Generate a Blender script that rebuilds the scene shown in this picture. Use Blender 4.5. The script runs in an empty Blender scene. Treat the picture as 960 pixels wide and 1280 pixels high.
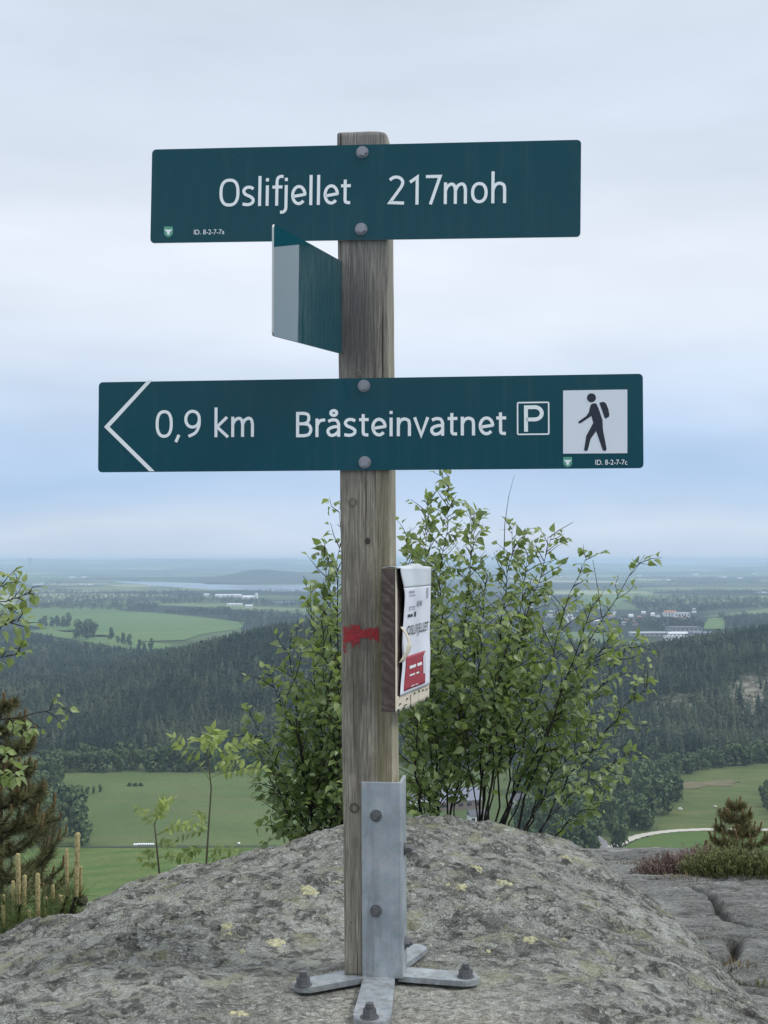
import bpy, bmesh, math, random
import numpy as np
from mathutils import Vector, Matrix
from mathutils.geometry import tessellate_polygon

random.seed(7)
rng = np.random.default_rng(7)
S = bpy.context.scene
COL = S.collection

# ------------------------------------------------------------------ camera
F = 1597.0                      # focal length in pixels of a 960x1280 frame
PITCH = math.atan(60 / F)       # horizon sits a little below the middle
CAM = Vector((0, 0, 0.752))
cam_data = bpy.data.cameras.new("camera")
cam_data.sensor_fit = 'VERTICAL'
cam_data.sensor_height = 24
cam_data.lens = F / 1280 * 24
cam_data.clip_start = 0.05
cam_data.clip_end = 120000
cam = bpy.data.objects.new("camera", cam_data)
cam.location = CAM
cam.rotation_euler = (math.pi / 2 + PITCH, 0, 0)
COL.objects.link(cam)
S.camera = cam
S.view_settings.view_transform = 'Standard'
S.view_settings.look = 'None'
S.view_settings.exposure = 0.38
S.view_settings.gamma = 1.0
S.render.film_transparent = False
S.cycles.volume_bounces = 1
S.cycles.max_bounces = 8
S.cycles.transparent_max_bounces = 12
S.cycles.use_denoising = True

# ------------------------------------------------------------------ light
SUN_EL, SUN_AZ = math.radians(50), math.radians(104)      # azimuth from +Y towards +X
world = bpy.data.worlds.new("World")
S.world = world
world.use_nodes = True
wt = world.node_tree
wt.nodes.clear()


def wnode(t, **k):
    n = wt.nodes.new(t)
    for a, b in k.items():
        setattr(n, a, b)
    return n


tc = wnode('ShaderNodeTexCoord')
sep = wnode('ShaderNodeSeparateXYZ')
wt.links.new(tc.outputs['Generated'], sep.inputs[0])
mp = wnode('ShaderNodeMapping')
mp.inputs['Scale'].default_value = (1.3, 1.3, 5)
wt.links.new(tc.outputs['Generated'], mp.inputs[0])
cn = wnode('ShaderNodeTexNoise')
cn.inputs['Scale'].default_value = 1.9
cn.inputs['Detail'].default_value = 3
cn.inputs['Roughness'].default_value = 0.5
wt.links.new(mp.outputs[0], cn.inputs['Vector'])
cm = wnode('ShaderNodeMath', operation='MULTIPLY_ADD')      # the cloud base sags and lifts a little
cm.inputs[1].default_value = 0.11
wt.links.new(cn.outputs[0], cm.inputs[0])
wt.links.new(sep.outputs['Z'], cm.inputs[2])
cs = wnode('ShaderNodeMath', operation='SUBTRACT')
cs.inputs[1].default_value = 0.055
wt.links.new(cm.outputs[0], cs.inputs[0])
rp = wnode('ShaderNodeValToRGB')
wt.links.new(cs.outputs[0], rp.inputs[0])


def srgb(r, g, b):
    f = lambda c: (c / 255 / 12.92) if c <= 10 else ((c / 255 + 0.055) / 1.055) ** 2.4
    return (f(r), f(g), f(b), 1)


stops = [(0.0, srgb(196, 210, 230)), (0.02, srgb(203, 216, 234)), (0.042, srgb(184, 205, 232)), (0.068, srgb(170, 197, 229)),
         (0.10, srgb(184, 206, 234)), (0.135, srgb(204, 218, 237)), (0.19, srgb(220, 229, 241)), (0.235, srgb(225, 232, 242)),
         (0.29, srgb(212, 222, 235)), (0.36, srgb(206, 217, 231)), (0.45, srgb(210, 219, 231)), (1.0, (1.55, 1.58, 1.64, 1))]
el = rp.color_ramp.elements
while len(el) < len(stops):
    el.new(0.5)
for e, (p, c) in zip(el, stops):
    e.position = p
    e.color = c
cn2 = wnode('ShaderNodeTexNoise')
cn2.inputs['Scale'].default_value = 3.6
cn2.inputs['Detail'].default_value = 4
wt.links.new(mp.outputs[0], cn2.inputs['Vector'])
mr = wnode('ShaderNodeMapRange')
mr.inputs['From Min'].default_value = 0.3
mr.inputs['From Max'].default_value = 0.7
mr.inputs['To Min'].default_value = 0.82
mr.inputs['To Max'].default_value = 0.92
wt.links.new(cn2.outputs[0], mr.inputs['Value'])
bgc = wnode('ShaderNodeBackground')
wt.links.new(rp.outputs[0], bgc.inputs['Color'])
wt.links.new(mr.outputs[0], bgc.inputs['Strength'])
sky = wnode('ShaderNodeTexSky', sky_type='NISHITA')
sky.sun_disc = False
sky.sun_elevation = SUN_EL
sky.sun_rotation = SUN_AZ
bgs = wnode('ShaderNodeBackground')
bgs.inputs['Strength'].default_value = 0.07
wt.links.new(sky.outputs[0], bgs.inputs['Color'])
mxs = wnode('ShaderNodeMixShader')
mxs.inputs[0].default_value = 0.93          # overcast: nine tenths cloud
wt.links.new(bgs.outputs[0], mxs.inputs[1])
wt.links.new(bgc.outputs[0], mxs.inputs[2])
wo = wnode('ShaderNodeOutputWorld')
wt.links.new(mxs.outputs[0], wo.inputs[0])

sun_data = bpy.data.lights.new("sun", 'SUN')
sun_data.energy = 1.4
sun_data.angle = math.radians(14)
sun_data.color = (1.0, 0.98, 0.95)
sun = bpy.data.objects.new("sun", sun_data)
sun.rotation_euler = (math.pi / 2 - SUN_EL, 0, math.pi - SUN_AZ)
sun.location = (3, 2, 6)
COL.objects.link(sun)


# ------------------------------------------------------------------ helpers
def ray(px, py):
    dx, dy = (px - 480) / F, (640 - py) / F
    c, s = math.cos(PITCH), math.sin(PITCH)
    return Vector((dx, c - dy * s, s + dy * c))


def P(px, py, Y):
    d = ray(px, py)
    return CAM + d * (Y / d.y)


def G(px, py, z):
    d = ray(px, py)
    return CAM + d * ((z - CAM.z) / d.z)


def hash3(ix, iy, iz):
    h = (ix.astype(np.int64) * 374761393 + iy.astype(np.int64) * 668265263 + iz.astype(np.int64) * 1274126177) & 0xFFFFFFFF
    h = ((h ^ (h >> 13)) * 1103515245) & 0xFFFFFFFF
    h = ((h ^ (h >> 16)) * 2246822519) & 0xFFFFFFFF
    return ((h ^ (h >> 15)) & 0xFFFFFF) / float(0xFFFFFF)


def vnoise(x, y, z):
    x, y, z = np.broadcast_arrays(np.asarray(x, float), np.asarray(y, float), np.asarray(z, float))
    ix, iy, iz = np.floor(x), np.floor(y), np.floor(z)
    fx, fy, fz = x - ix, y - iy, z - iz
    fx, fy, fz = [f * f * (3 - 2 * f) for f in (fx, fy, fz)]
    r = 0
    for a in (0, 1):
        for b in (0, 1):
            for c in (0, 1):
                r = r + hash3(ix + a, iy + b, iz + c) * (fx if a else 1 - fx) * (fy if b else 1 - fy) * (fz if c else 1 - fz)
    return r * 2 - 1


def fbm(x, y, z, octaves=4, gain=0.5):
    r, a, f = 0, 1.0, 1.0
    for k in range(octaves):
        r = r + a * vnoise(x * f + 17 * k, y * f - 31 * k, z * f + 7 * k)
        a *= gain
        f *= 2.03
    return r


def sstep(a, b, x):
    t = np.clip((np.asarray(x, float) - a) / (b - a), 0, 1)
    return t * t * (3 - 2 * t)


def np_mesh(name, V, Fc, mat=None, tint=None, smooth=False):
    """V (n,3), Fc (m,k) uniform faces"""
    V = np.asarray(V, np.float32)
    Fc = np.asarray(Fc, np.int32)
    m = bpy.data.meshes.new(name)
    m.vertices.add(len(V))
    m.vertices.foreach_set('co', V.ravel())
    k = Fc.shape[1]
    m.loops.add(Fc.size)
    m.loops.foreach_set('vertex_index', Fc.ravel())
    m.polygons.add(len(Fc))
    m.polygons.foreach_set('loop_start', np.arange(0, Fc.size, k, dtype=np.int32))
    if smooth:
        m.polygons.foreach_set('use_smooth', np.ones(len(Fc), bool))
    if tint is not None:
        t = np.asarray(tint, np.float32)
        if t.ndim == 1:
            t = np.stack([t, t, t, np.ones_like(t)], 1)
        a = m.color_attributes.new('tint', 'FLOAT_COLOR', 'POINT')
        a.data.foreach_set('color', t.ravel().astype(np.float32))
    m.update(calc_edges=True)
    m.validate()
    if mat:
        m.materials.append(mat)
    return m


def ob(name, mesh, parent=None, loc=None, **props):
    o = bpy.data.objects.new(name, mesh)
    COL.objects.link(o)
    if parent:
        o.parent = parent
    if loc is not None:
        o.location = loc
    for k, v in props.items():
        o[k] = v
    return o


def thing(name, label, cat, loc=(0, 0, 0), rz=0, group=None, mesh=None):
    o = bpy.data.objects.new(name, mesh)
    COL.objects.link(o)
    o.location = loc
    o.rotation_euler = (0, 0, rz)
    o['label'] = label
    o['category'] = cat
    if group:
        o['group'] = group
    return o


def struct(name, mesh, label=None):
    o = ob(name, mesh)
    o['kind'] = 'structure'
    if label:
        o['label'] = label
    return o


class Acc:
    """collects geometry with uniform face size"""

    def __init__(self):
        self.V, self.Q, self.T, self.n = [], [], [], 0

    def add(self, V, Fc, tint=0.5):
        V = np.asarray(V, float)
        self.V.append(V)
        self.Q.append(np.asarray(Fc) + self.n)
        self.T.append(np.full(len(V), tint) if np.isscalar(tint) else np.asarray(tint))
        self.n += len(V)

    def mesh(self, name, mat, smooth=False):
        return np_mesh(name, np.concatenate(self.V), np.concatenate(self.Q), mat, np.concatenate(self.T), smooth)


def tube(acc, pts, radii, sides=6, tint=0.5):
    pts = [Vector(p) for p in pts]
    V = []
    n = len(pts)
    up = Vector((0.31, 0.2, 0.93))
    for i, p in enumerate(pts):
        d = (pts[min(i + 1, n - 1)] - pts[max(i - 1, 0)]).normalized()
        a = d.cross(up if abs(d.dot(up)) < 0.95 else Vector((1, 0, 0))).normalized()
        b = d.cross(a)
        r = radii[i] if hasattr(radii, '__len__') else radii
        for k in range(sides):
            t = 2 * math.pi * k / sides
            V.append(p + a * (r * math.cos(t)) + b * (r * math.sin(t)))
    Q = []
    for i in range(n - 1):
        for k in range(sides):
            k2 = (k + 1) % sides
            Q.append((i * sides + k, i * sides + k2, (i + 1) * sides + k2, (i + 1) * sides + k))
    acc.add([tuple(v) for v in V], Q, tint)


def instances(base, faces, R, L, tint):
    """base (k,3), R (n,3,3), L (n,3)"""
    n, k = len(L), len(base)
    V = np.einsum('nij,kj->nki', R, base) + L[:, None, :]
    Fc = (faces[None] + (np.arange(n) * k)[:, None, None]).reshape(-1, faces.shape[1])
    return V.reshape(-1, 3), Fc, np.repeat(tint, k)


def bm_mesh(name, bm, mat, smooth=False):
    m = bpy.data.meshes.new(name)
    bmesh.ops.recalc_face_normals(bm, faces=bm.faces)
    bm.to_mesh(m)
    bm.free()
    if smooth:
        for p in m.polygons:
            p.use_smooth = True
    m.materials.append(mat)
    return m


def bm_box(bm, x0, x1, y0, y1, z0, z1, bev=0):
    r = bmesh.ops.create_cube(bm, size=1)
    vs = r['verts']
    for v in vs:
        v.co = Vector((x0 + (v.co.x + .5) * (x1 - x0), y0 + (v.co.y + .5) * (y1 - y0), z0 + (v.co.z + .5) * (z1 - z0)))
    if bev:
        es = list({e for v in vs for e in v.link_edges})
        bmesh.ops.bevel(bm, geom=es, offset=bev, segments=2, affect='EDGES', profile=0.5)


def bm_prism(bm, poly, y0, y1):
    """2-D outline in x,z pulled from y0 (front) to y1"""
    a = [bm.verts.new((x, y0, z)) for x, z in poly]
    b = [bm.verts.new((x, y1, z)) for x, z in poly]
    fa = bm.faces.new(a)
    bm.faces.new(list(reversed(b)))
    n = len(poly)
    for i in range(n):
        bm.faces.new((a[i], b[i], b[(i + 1) % n], a[(i + 1) % n]))
    return fa


# ------------------------------------------------------------------ materials
class M:
    def __init__(self, name):
        self.m = bpy.data.materials.new(name)
        self.m.use_nodes = True
        self.t = self.m.node_tree
        self.b = self.t.nodes['Principled BSDF']
        self.out = self.t.nodes['Material Output']

    def n(self, t, ins=None, **k):
        n = self.t.nodes.new(t)
        for a, b in k.items():
            setattr(n, a, b)
        for a, b in (ins or {}).items():
            if hasattr(b, 'links') and hasattr(b, 'node'):
                self.t.links.new(b, n.inputs[a])
            else:
                n.inputs[a].default_value = b
        return n

    def set(self, **k):
        for a, b in k.items():
            a = a.replace('_', ' ')
            if hasattr(b, 'node'):
                self.t.links.new(b, self.b.inputs[a])
            else:
                self.b.inputs[a].default_value = b
        return self

    def coord(self, scale=(1, 1, 1), out='Object'):
        c = self.n('ShaderNodeTexCoord')
        return self.n('ShaderNodeMapping', {'Vector': c.outputs[out], 'Scale': scale}).outputs[0]

    def noise(self, v, scale, detail=4, rough=0.55, dist=0):
        return self.n('ShaderNodeTexNoise', {'Vector': v, 'Scale': scale, 'Detail': detail, 'Roughness': rough, 'Distortion': dist}).outputs[0]

    def st(self, f, a=0.32, b=0.68):
        return self.ramp(f, [(a, 0), (b, 1)])

    def ramp(self, f, stops, interp='LINEAR'):
        r = self.n('ShaderNodeValToRGB', {'Fac': f})
        r.color_ramp.interpolation = interp
        e = r.color_ramp.elements
        while len(e) < len(stops):
            e.new(0.5)
        for x, (p, c) in zip(e, stops):
            x.position = p
            x.color = (c, c, c, 1) if not hasattr(c, '__len__') else tuple(c)[:3] + (1,)
        return r.outputs[0]

    def mix(self, f, a, b, mode='MIX'):
        n = self.n('ShaderNodeMix', data_type='RGBA', blend_type=mode)
        for sock, val in ((n.inputs[0], f), (n.inputs[6], a), (n.inputs[7], b)):
            if hasattr(val, 'node'):
                self.t.links.new(val, sock)
            elif hasattr(val, '__len__'):
                sock.default_value = tuple(val)[:3] + (1,)
            else:
                sock.default_value = val
        return n.outputs[2]

    def math(self, op, a, b=0.0, clamp=False):
        n = self.n('ShaderNodeMath', operation=op, use_clamp=clamp)
        for s, v in ((n.inputs[0], a), (n.inputs[1], b)):
            if hasattr(v, 'node'):
                self.t.links.new(v, s)
            else:
                s.default_value = v
        return n.outputs[0]

    def bump(self, h, strength=0.5, dist=0.01, nrm=None):
        n = self.n('ShaderNodeBump', {'Height': h, 'Strength': strength, 'Distance': dist})
        if nrm:
            self.t.links.new(nrm, n.inputs['Normal'])
        self.t.links.new(n.outputs[0], self.b.inputs['Normal'])
        return n.outputs[0]

    def tint(self):
        return self.n('ShaderNodeAttribute', attribute_name='tint').outputs['Color']


def simple(name, col, rough=0.6, metal=0.0, var=0.12, scale=20, bump=0.0):
    k = M(name)
    v = k.coord()
    f = k.noise(v, scale, 5)
    c = k.mix(f, tuple(x * (1 - var) for x in col), tuple(min(1, x * (1 + var)) for x in col))
    k.set(Base_Color=c, Roughness=rough, Metallic=metal)
    if bump:
        k.bump(f, bump, 0.002)
    return k.m


def sign_paint():
    k = M('sign_green')
    v = k.coord()
    f = k.noise(v, 6, 5, 0.6)
    sp = k.noise(v, 160, 2)
    c = k.mix(f, (0.002, 0.058, 0.078), (0.0035, 0.068, 0.090))
    c = k.mix(k.ramp(sp, [(0.70, 0), (0.76, 0.35)]), c, (0.10, 0.14, 0.16))
    stv = k.n('ShaderNodeMapping', {'Vector': v, 'Scale': (1, 1, 0.06)}).outputs[0]
    c = k.mix(k.math('MULTIPLY', k.ramp(k.noise(stv, 45, 5, .65), [(0.5, 0), (0.75, 0.16)]), k.st(k.noise(v, 5, 3))), c, (0.12, 0.15, 0.16))
    c = k.mix(k.ramp(k.noise(v, 22, 6, .7), [(0.58, 0), (0.75, 0.10)]), c, (0.10, 0.12, 0.12))
    k.set(Base_Color=c, Roughness=k.ramp(f, [(0.3, 0.05), (0.7, 0.11)]), IOR=1.5, Specular_IOR_Level=0.24)
    k.bump(k.noise(v, 3.0, 2), 0.03, 0.02)
    return k.m


def wood_post():
    k = M('weathered_wood')
    c0 = k.n('ShaderNodeTexCoord').outputs['Object']
    vz = k.n('ShaderNodeMapping', {'Vector': c0, 'Scale': (1, 1, 0.035)}).outputs[0]
    vz2 = k.n('ShaderNodeMapping', {'Vector': c0, 'Scale': (1, 1, 0.012)}).outputs[0]
    grain = k.noise(vz, 430, 6, 0.7, 0.25)
    wide = k.noise(vz, 60, 5, 0.6, 0.4)
    blot = k.noise(c0, 9, 5, 0.6)
    fine = k.noise(c0, 420, 3, 0.6)
    crack = k.ramp(k.noise(vz2, 130, 3, 0.5), [(0.30, 1), (0.36, 0)])
    c = k.mix(k.st(grain, .36, .64), (0.125, 0.112, 0.09), (0.41, 0.375, 0.305))
    c = k.mix(k.ramp(wide, [(0.38, 0.6), (0.55, 0)]), c, (0.14, 0.122, 0.096))
    c = k.mix(k.ramp(blot, [(0.50, 0), (0.68, 0.55)]), c, (0.085, 0.08, 0.072))
    s = k.n('ShaderNodeSeparateXYZ', {'Vector': c0})
    # green algae creeping along the right half of the front, lower down
    alg = k.math('MULTIPLY', k.ramp(s.outputs['X'], [(0.0, 0), (0.02, 0.8)]), k.ramp(blot, [(0.3, 0.25), (0.6, 1)]))
    low = k.n('ShaderNodeMapRange', {'Value': s.outputs['Z'], 'From Min': 1.15, 'From Max': 0.75, 'To Min': 0.25, 'To Max': 1.0}).outputs[0]
    alg = k.math('MULTIPLY', alg, low)
    c = k.mix(k.math('MULTIPLY', alg, 0.75), c, k.mix(k.st(grain), (0.13, 0.115, 0.055), (0.33, 0.295, 0.15)))
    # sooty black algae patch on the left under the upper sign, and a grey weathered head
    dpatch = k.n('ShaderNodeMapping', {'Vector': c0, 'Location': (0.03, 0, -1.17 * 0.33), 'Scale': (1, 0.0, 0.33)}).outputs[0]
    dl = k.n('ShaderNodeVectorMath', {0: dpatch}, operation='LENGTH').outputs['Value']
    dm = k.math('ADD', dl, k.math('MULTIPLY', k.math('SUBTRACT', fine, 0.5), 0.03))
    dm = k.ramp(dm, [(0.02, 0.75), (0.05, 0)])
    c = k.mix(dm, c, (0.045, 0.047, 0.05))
    head = k.n('ShaderNodeMapRange', {'Value': s.outputs['Z'], 'From Min': 0.9, 'From Max': 1.4, 'To Min': 0.0, 'To Max': 0.55}).outputs[0]
    c = k.mix(head, c, k.mix(k.st(grain), (0.11, 0.108, 0.11), (0.30, 0.295, 0.29)))
    # dark little knots and holes near the foot
    hole = k.ramp(k.noise(c0, 70, 2), [(0.70, 0), (0.74, 0.9)])
    hm = k.n('ShaderNodeMapRange', {'Value': s.outputs['Z'], 'From Min': 0.35, 'From Max': 0.05, 'To Min': 0, 'To Max': 1}).outputs[0]
    c = k.mix(k.math('MULTIPLY', hole, hm), c, (0.03, 0.025, 0.02))
    # the right-hand face is coloured paler and yellower than the front
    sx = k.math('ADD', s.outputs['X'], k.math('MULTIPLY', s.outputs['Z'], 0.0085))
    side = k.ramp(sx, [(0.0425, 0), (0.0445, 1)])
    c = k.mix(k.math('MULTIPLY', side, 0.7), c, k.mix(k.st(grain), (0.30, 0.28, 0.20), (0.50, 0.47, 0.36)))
    c = k.mix(crack, c, (0.045, 0.038, 0.03))
    k.set(Base_Color=c, Roughness=0.85, Specular_IOR_Level=0.25)
    h = k.math('SUBTRACT', k.math('ADD', grain, k.math('MULTIPLY', fine, 0.3)), k.math('MULTIPLY', crack, 1.5))
    k.bump(h, 0.7, 0.0022)
    return k.m


def galvanised():
    k = M('galvanised_steel')
    v = k.coord()
    vo = k.n('ShaderNodeTexVoronoi', {'Vector': v, 'Scale': 170.0}).outputs['Color']
    f = k.noise(v, 16, 6, 0.6)
    vs = k.n('ShaderNodeMapping', {'Vector': v, 'Scale': (1, 1, 0.1)}).outputs[0]
    st = k.noise(vs, 60, 4, 0.6)
    c = k.mix(k.st(f), (0.27, 0.31, 0.335), (0.44, 0.48, 0.51))
    c = k.mix(0.05, c, vo, 'OVERLAY')
    c = k.mix(k.ramp(st, [(0.50, 0), (0.68, 0.5)]), c, (0.20, 0.21, 0.22))
    zz = k.n('ShaderNodeSeparateXYZ', {'Vector': v}).outputs['Z']
    low = k.math('MULTIPLY', k.ramp(zz, [(0.0, 1), (0.06, 0)]), k.ramp(k.noise(v, 55, 5, .7), [(0.42, 0), (0.62, 0.6)]))
    c = k.mix(low, c, (0.17, 0.15, 0.125))
    k.set(Base_Color=c, Metallic=0.45, Roughness=k.ramp(f, [(0.3, 0.42), (0.7, 0.6)]))
    k.bump(k.noise(v, 200, 3), 0.12, 0.001)
    return k.m


def rock_mat(name, crack=False, lichen=1.0, pale_at=None):
    k = M(name)
    c0 = k.n('ShaderNodeTexCoord').outputs['Object']
    wob = k.n('ShaderNodeTexNoise', {'Vector': c0, 'Scale': 18.0, 'Detail': 5.0, 'Roughness': 0.65})
    v = k.n('ShaderNodeVectorMath', {0: c0, 1: k.n('ShaderNodeVectorMath', {0: wob.outputs['Color'], 'Scale': 0.06}, operation='SCALE').outputs[0]}, operation='ADD').outputs[0]
    n1 = k.noise(c0, 3.2, 6, 0.6)
    n2 = k.noise(v, 21, 8, 0.7)
    n3 = k.noise(v, 75, 6, 0.7)
    n4 = k.noise(c0, 300, 3, 0.6)
    base = k.mix(k.st(n3, .36, .64), (0.19, 0.185, 0.168), (0.70, 0.685, 0.63))
    base = k.mix(k.ramp(n1, [(0.35, 0), (0.65, 0.45)]), base, (0.32, 0.305, 0.275))
    vf = k.n('ShaderNodeMapping', {'Vector': v, 'Scale': (1, 1.15, 1), 'Rotation': (0, 0, 0.5)}).outputs[0]
    cells = k.n('ShaderNodeTexVoronoi', {'Vector': vf, 'Scale': 95.0, 'Randomness': 1.0}).outputs['Color']
    cellv = k.n('ShaderNodeSeparateColor', {'Color': cells}).outputs[0]
    cells2 = k.n('ShaderNodeTexVoronoi', {'Vector': vf, 'Scale': 46.0, 'Randomness': 1.0}).outputs['Color']
    cellv2 = k.n('ShaderNodeSeparateColor', {'Color': cells2}).outputs[1]
    flake = k.ramp(cellv, [(0.0, (0.05, 0.05, 0.05)), (0.2, (0.13, 0.127, 0.12)), (0.45, (0.29, 0.283, 0.265)), (0.7, (0.42, 0.41, 0.385)), (0.88, (0.56, 0.55, 0.52)), (1.0, (0.70, 0.69, 0.66))])
    base = k.mix(0.42 * lichen, base, flake)
    base = k.mix(k.ramp(cellv2, [(0.66, 0), (0.72, 0.45 * lichen)]), base, (0.52, 0.52, 0.49))
    base = k.mix(k.ramp(cellv2, [(0.16, 0.6 * lichen), (0.24, 0)]), base, (0.07, 0.068, 0.064))
    ed = k.n('ShaderNodeTexVoronoi', {'Vector': vf, 'Scale': 95.0}, feature='DISTANCE_TO_EDGE').outputs['Distance']
    ed2 = k.n('ShaderNodeTexVoronoi', {'Vector': vf, 'Scale': 46.0}, feature='DISTANCE_TO_EDGE').outputs['Distance']
    edge = k.math('MULTIPLY', k.math('MAXIMUM', k.ramp(ed, [(0.02, 0.8), (0.12, 0)]), k.ramp(ed2, [(0.01, 0.9), (0.07, 0)])), k.st(n1, .35, .6))
    base = k.mix(k.math('MULTIPLY', edge, 0.75 * lichen), base, (0.06, 0.058, 0.052))
    dark = k.ramp(n2, [(0.42, 0.72), (0.46, 0)])
    base = k.mix(k.math('MULTIPLY', dark, lichen), base, (0.06, 0.058, 0.053))
    # pale crusts with lobed outlines
    v2 = k.n('ShaderNodeVectorMath', {0: v, 1: (3.1, 1.7, 0.4)}, operation='ADD').outputs[0]
    n5 = k.noise(v2, 15, 6, 0.62)
    base = k.mix(k.ramp(n5, [(0.56, 0), (0.59, 0.6 * lichen)]), base, (0.58, 0.58, 0.545))
    v4 = k.n('ShaderNodeVectorMath', {0: v, 1: (5.3, 8.2, 1.1)}, operation='ADD').outputs[0]
    n7 = k.noise(v4, 30, 6, 0.7)
    base = k.mix(k.ramp(n7, [(0.53, 0), (0.58, 0.5 * lichen)]), base, k.mix(k.st(n4, .4, .6), (0.34, 0.345, 0.255), (0.62, 0.62, 0.50)))
    n8 = k.noise(v, 8.5, 6, 0.68)
    base = k.mix(k.ramp(n8, [(0.37, 0.62 * lichen), (0.44, 0)]), base, k.mix(k.st(n4, .4, .6), (0.045, 0.045, 0.045), (0.14, 0.137, 0.13)))
    n9 = k.noise(v4, 11, 7, 0.7)
    base = k.mix(k.ramp(n9, [(0.56, 0), (0.60, 0.55 * lichen)]), base, k.mix(k.st(n4, .4, .6), (0.34, 0.34, 0.32), (0.68, 0.68, 0.64)))
    # yellow-green map lichen
    v3 = k.n('ShaderNodeVectorMath', {0: v, 1: (9.1, 4.7, 2.4)}, operation='ADD').outputs[0]
    n6 = k.noise(v3, 9, 7, 0.68)
    base = k.mix(k.ramp(n6, [(0.57, 0), (0.63, 0.5 * lichen)]), base, (0.43, 0.425, 0.25))
    base = k.mix(k.ramp(n4, [(0.45, 0.5), (0.62, 0)]), base, k.mix(0.5, base, (0.03, 0.03, 0.03)))
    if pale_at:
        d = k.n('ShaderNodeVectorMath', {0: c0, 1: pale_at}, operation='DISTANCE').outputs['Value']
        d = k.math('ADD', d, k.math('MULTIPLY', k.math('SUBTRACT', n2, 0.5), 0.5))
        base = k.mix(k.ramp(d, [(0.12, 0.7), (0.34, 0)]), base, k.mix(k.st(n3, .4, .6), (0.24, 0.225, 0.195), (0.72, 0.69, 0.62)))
    base = k.mix(1.0, base, (1.20, 1.24, 1.23), 'MULTIPLY')
    if crack:
        base = k.mix(1.0, base, (0.74, 0.75, 0.78), 'MULTIPLY')
        vs_ = k.n('ShaderNodeMapping', {'Vector': v, 'Scale': (1.0, 6.5, 3.0), 'Rotation': (0, 0, 0.08)}).outputs[0]
        strk = k.noise(vs_, 5.5, 7, 0.66, 0.4)
        base = k.mix(k.ramp(strk, [(0.36, 0.7), (0.46, 0)]), base, (0.10, 0.098, 0.095))
        base = k.mix(k.ramp(strk, [(0.54, 0), (0.66, 0.5)]), base, (0.46, 0.455, 0.44))
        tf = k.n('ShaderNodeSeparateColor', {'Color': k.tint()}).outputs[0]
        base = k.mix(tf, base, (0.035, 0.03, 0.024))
    k.set(Base_Color=base, Roughness=0.9, Specular_IOR_Level=0.2)
    h = k.math('ADD', k.math('ADD', k.math('MULTIPLY', n2, 1.2), n3), k.math('MULTIPLY', n4, 0.35))
    h = k.math('SUBTRACT', k.math('ADD', h, k.math('MULTIPLY', cellv, 0.35)), k.math('MULTIPLY', edge, 0.5))
    k.bump(h, 1.0, 0.018)
    return k.m


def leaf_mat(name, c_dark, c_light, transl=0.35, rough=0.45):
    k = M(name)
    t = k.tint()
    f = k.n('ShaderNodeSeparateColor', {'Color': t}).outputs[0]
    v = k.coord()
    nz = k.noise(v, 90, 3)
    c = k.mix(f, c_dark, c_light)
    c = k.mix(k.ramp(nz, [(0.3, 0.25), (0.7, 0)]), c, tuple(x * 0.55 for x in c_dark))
    k.set(Base_Color=c, Roughness=rough, Specular_IOR_Level=0.75)
    tr = k.n('ShaderNodeBsdfTranslucent', {'Color': k.mix(0.5, c, (0.30, 0.42, 0.05), 'MIX')})
    mx = k.n('ShaderNodeMixShader', {0: transl, 1: k.b.outputs[0], 2: tr.outputs[0]})
    k.t.links.new(mx.outputs[0], k.out.inputs['Surface'])
    return k.m


def tint_mat(name, c_dark, c_light, rough=0.8, var_scale=None):
    k = M(name)
    f = k.n('ShaderNodeSeparateColor', {'Color': k.tint()}).outputs[0]
    c = k.mix(f, c_dark, c_light)
    if var_scale:
        c = k.mix(k.ramp(k.noise(k.coord(), var_scale, 4), [(0.3, 0.4), (0.7, 0)]), c, tuple(x * 0.6 for x in c_dark))
    k.set(Base_Color=c, Roughness=rough, Specular_IOR_Level=0.2)
    return k.m


def field_mat(name, c1, c2, c3, scale=0.02, stripe=0.0):
    k = M(name)
    v = k.coord()
    n1 = k.noise(v, scale, 6, 0.6)
    n2 = k.noise(k.n('ShaderNodeMapping', {'Vector': v, 'Scale': (0.25, 1, 1)}).outputs[0], scale * 3.5, 5, 0.6)
    n3 = k.noise(v, scale * 22, 4, 0.7)
    c = k.mix(k.ramp(n1, [(0.35, 0), (0.65, 1)]), c1, c2)
    c = k.mix(k.ramp(n2, [(0.5, 0), (0.68, 0.7)]), c, c3)
    if stripe:
        wv = k.n('ShaderNodeTexWave', {'Vector': k.n('ShaderNodeMapping', {'Vector': v, 'Rotation': (0, 0, 1.25)}).outputs[0], 'Scale': 0.02, 'Distortion': 1.5, 'Detail': 2.0}).outputs[0]
        c = k.mix(k.math('MULTIPLY', k.st(wv, .4, .6), stripe), c, c3)
    c = k.mix(k.ramp(n3, [(0.35, 0.35), (0.6, 0)]), c, tuple(x * 0.55 for x in c1))
    k.set(Base_Color=c, Roughness=0.95, Specular_IOR_Level=0.1)
    return k.m


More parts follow.
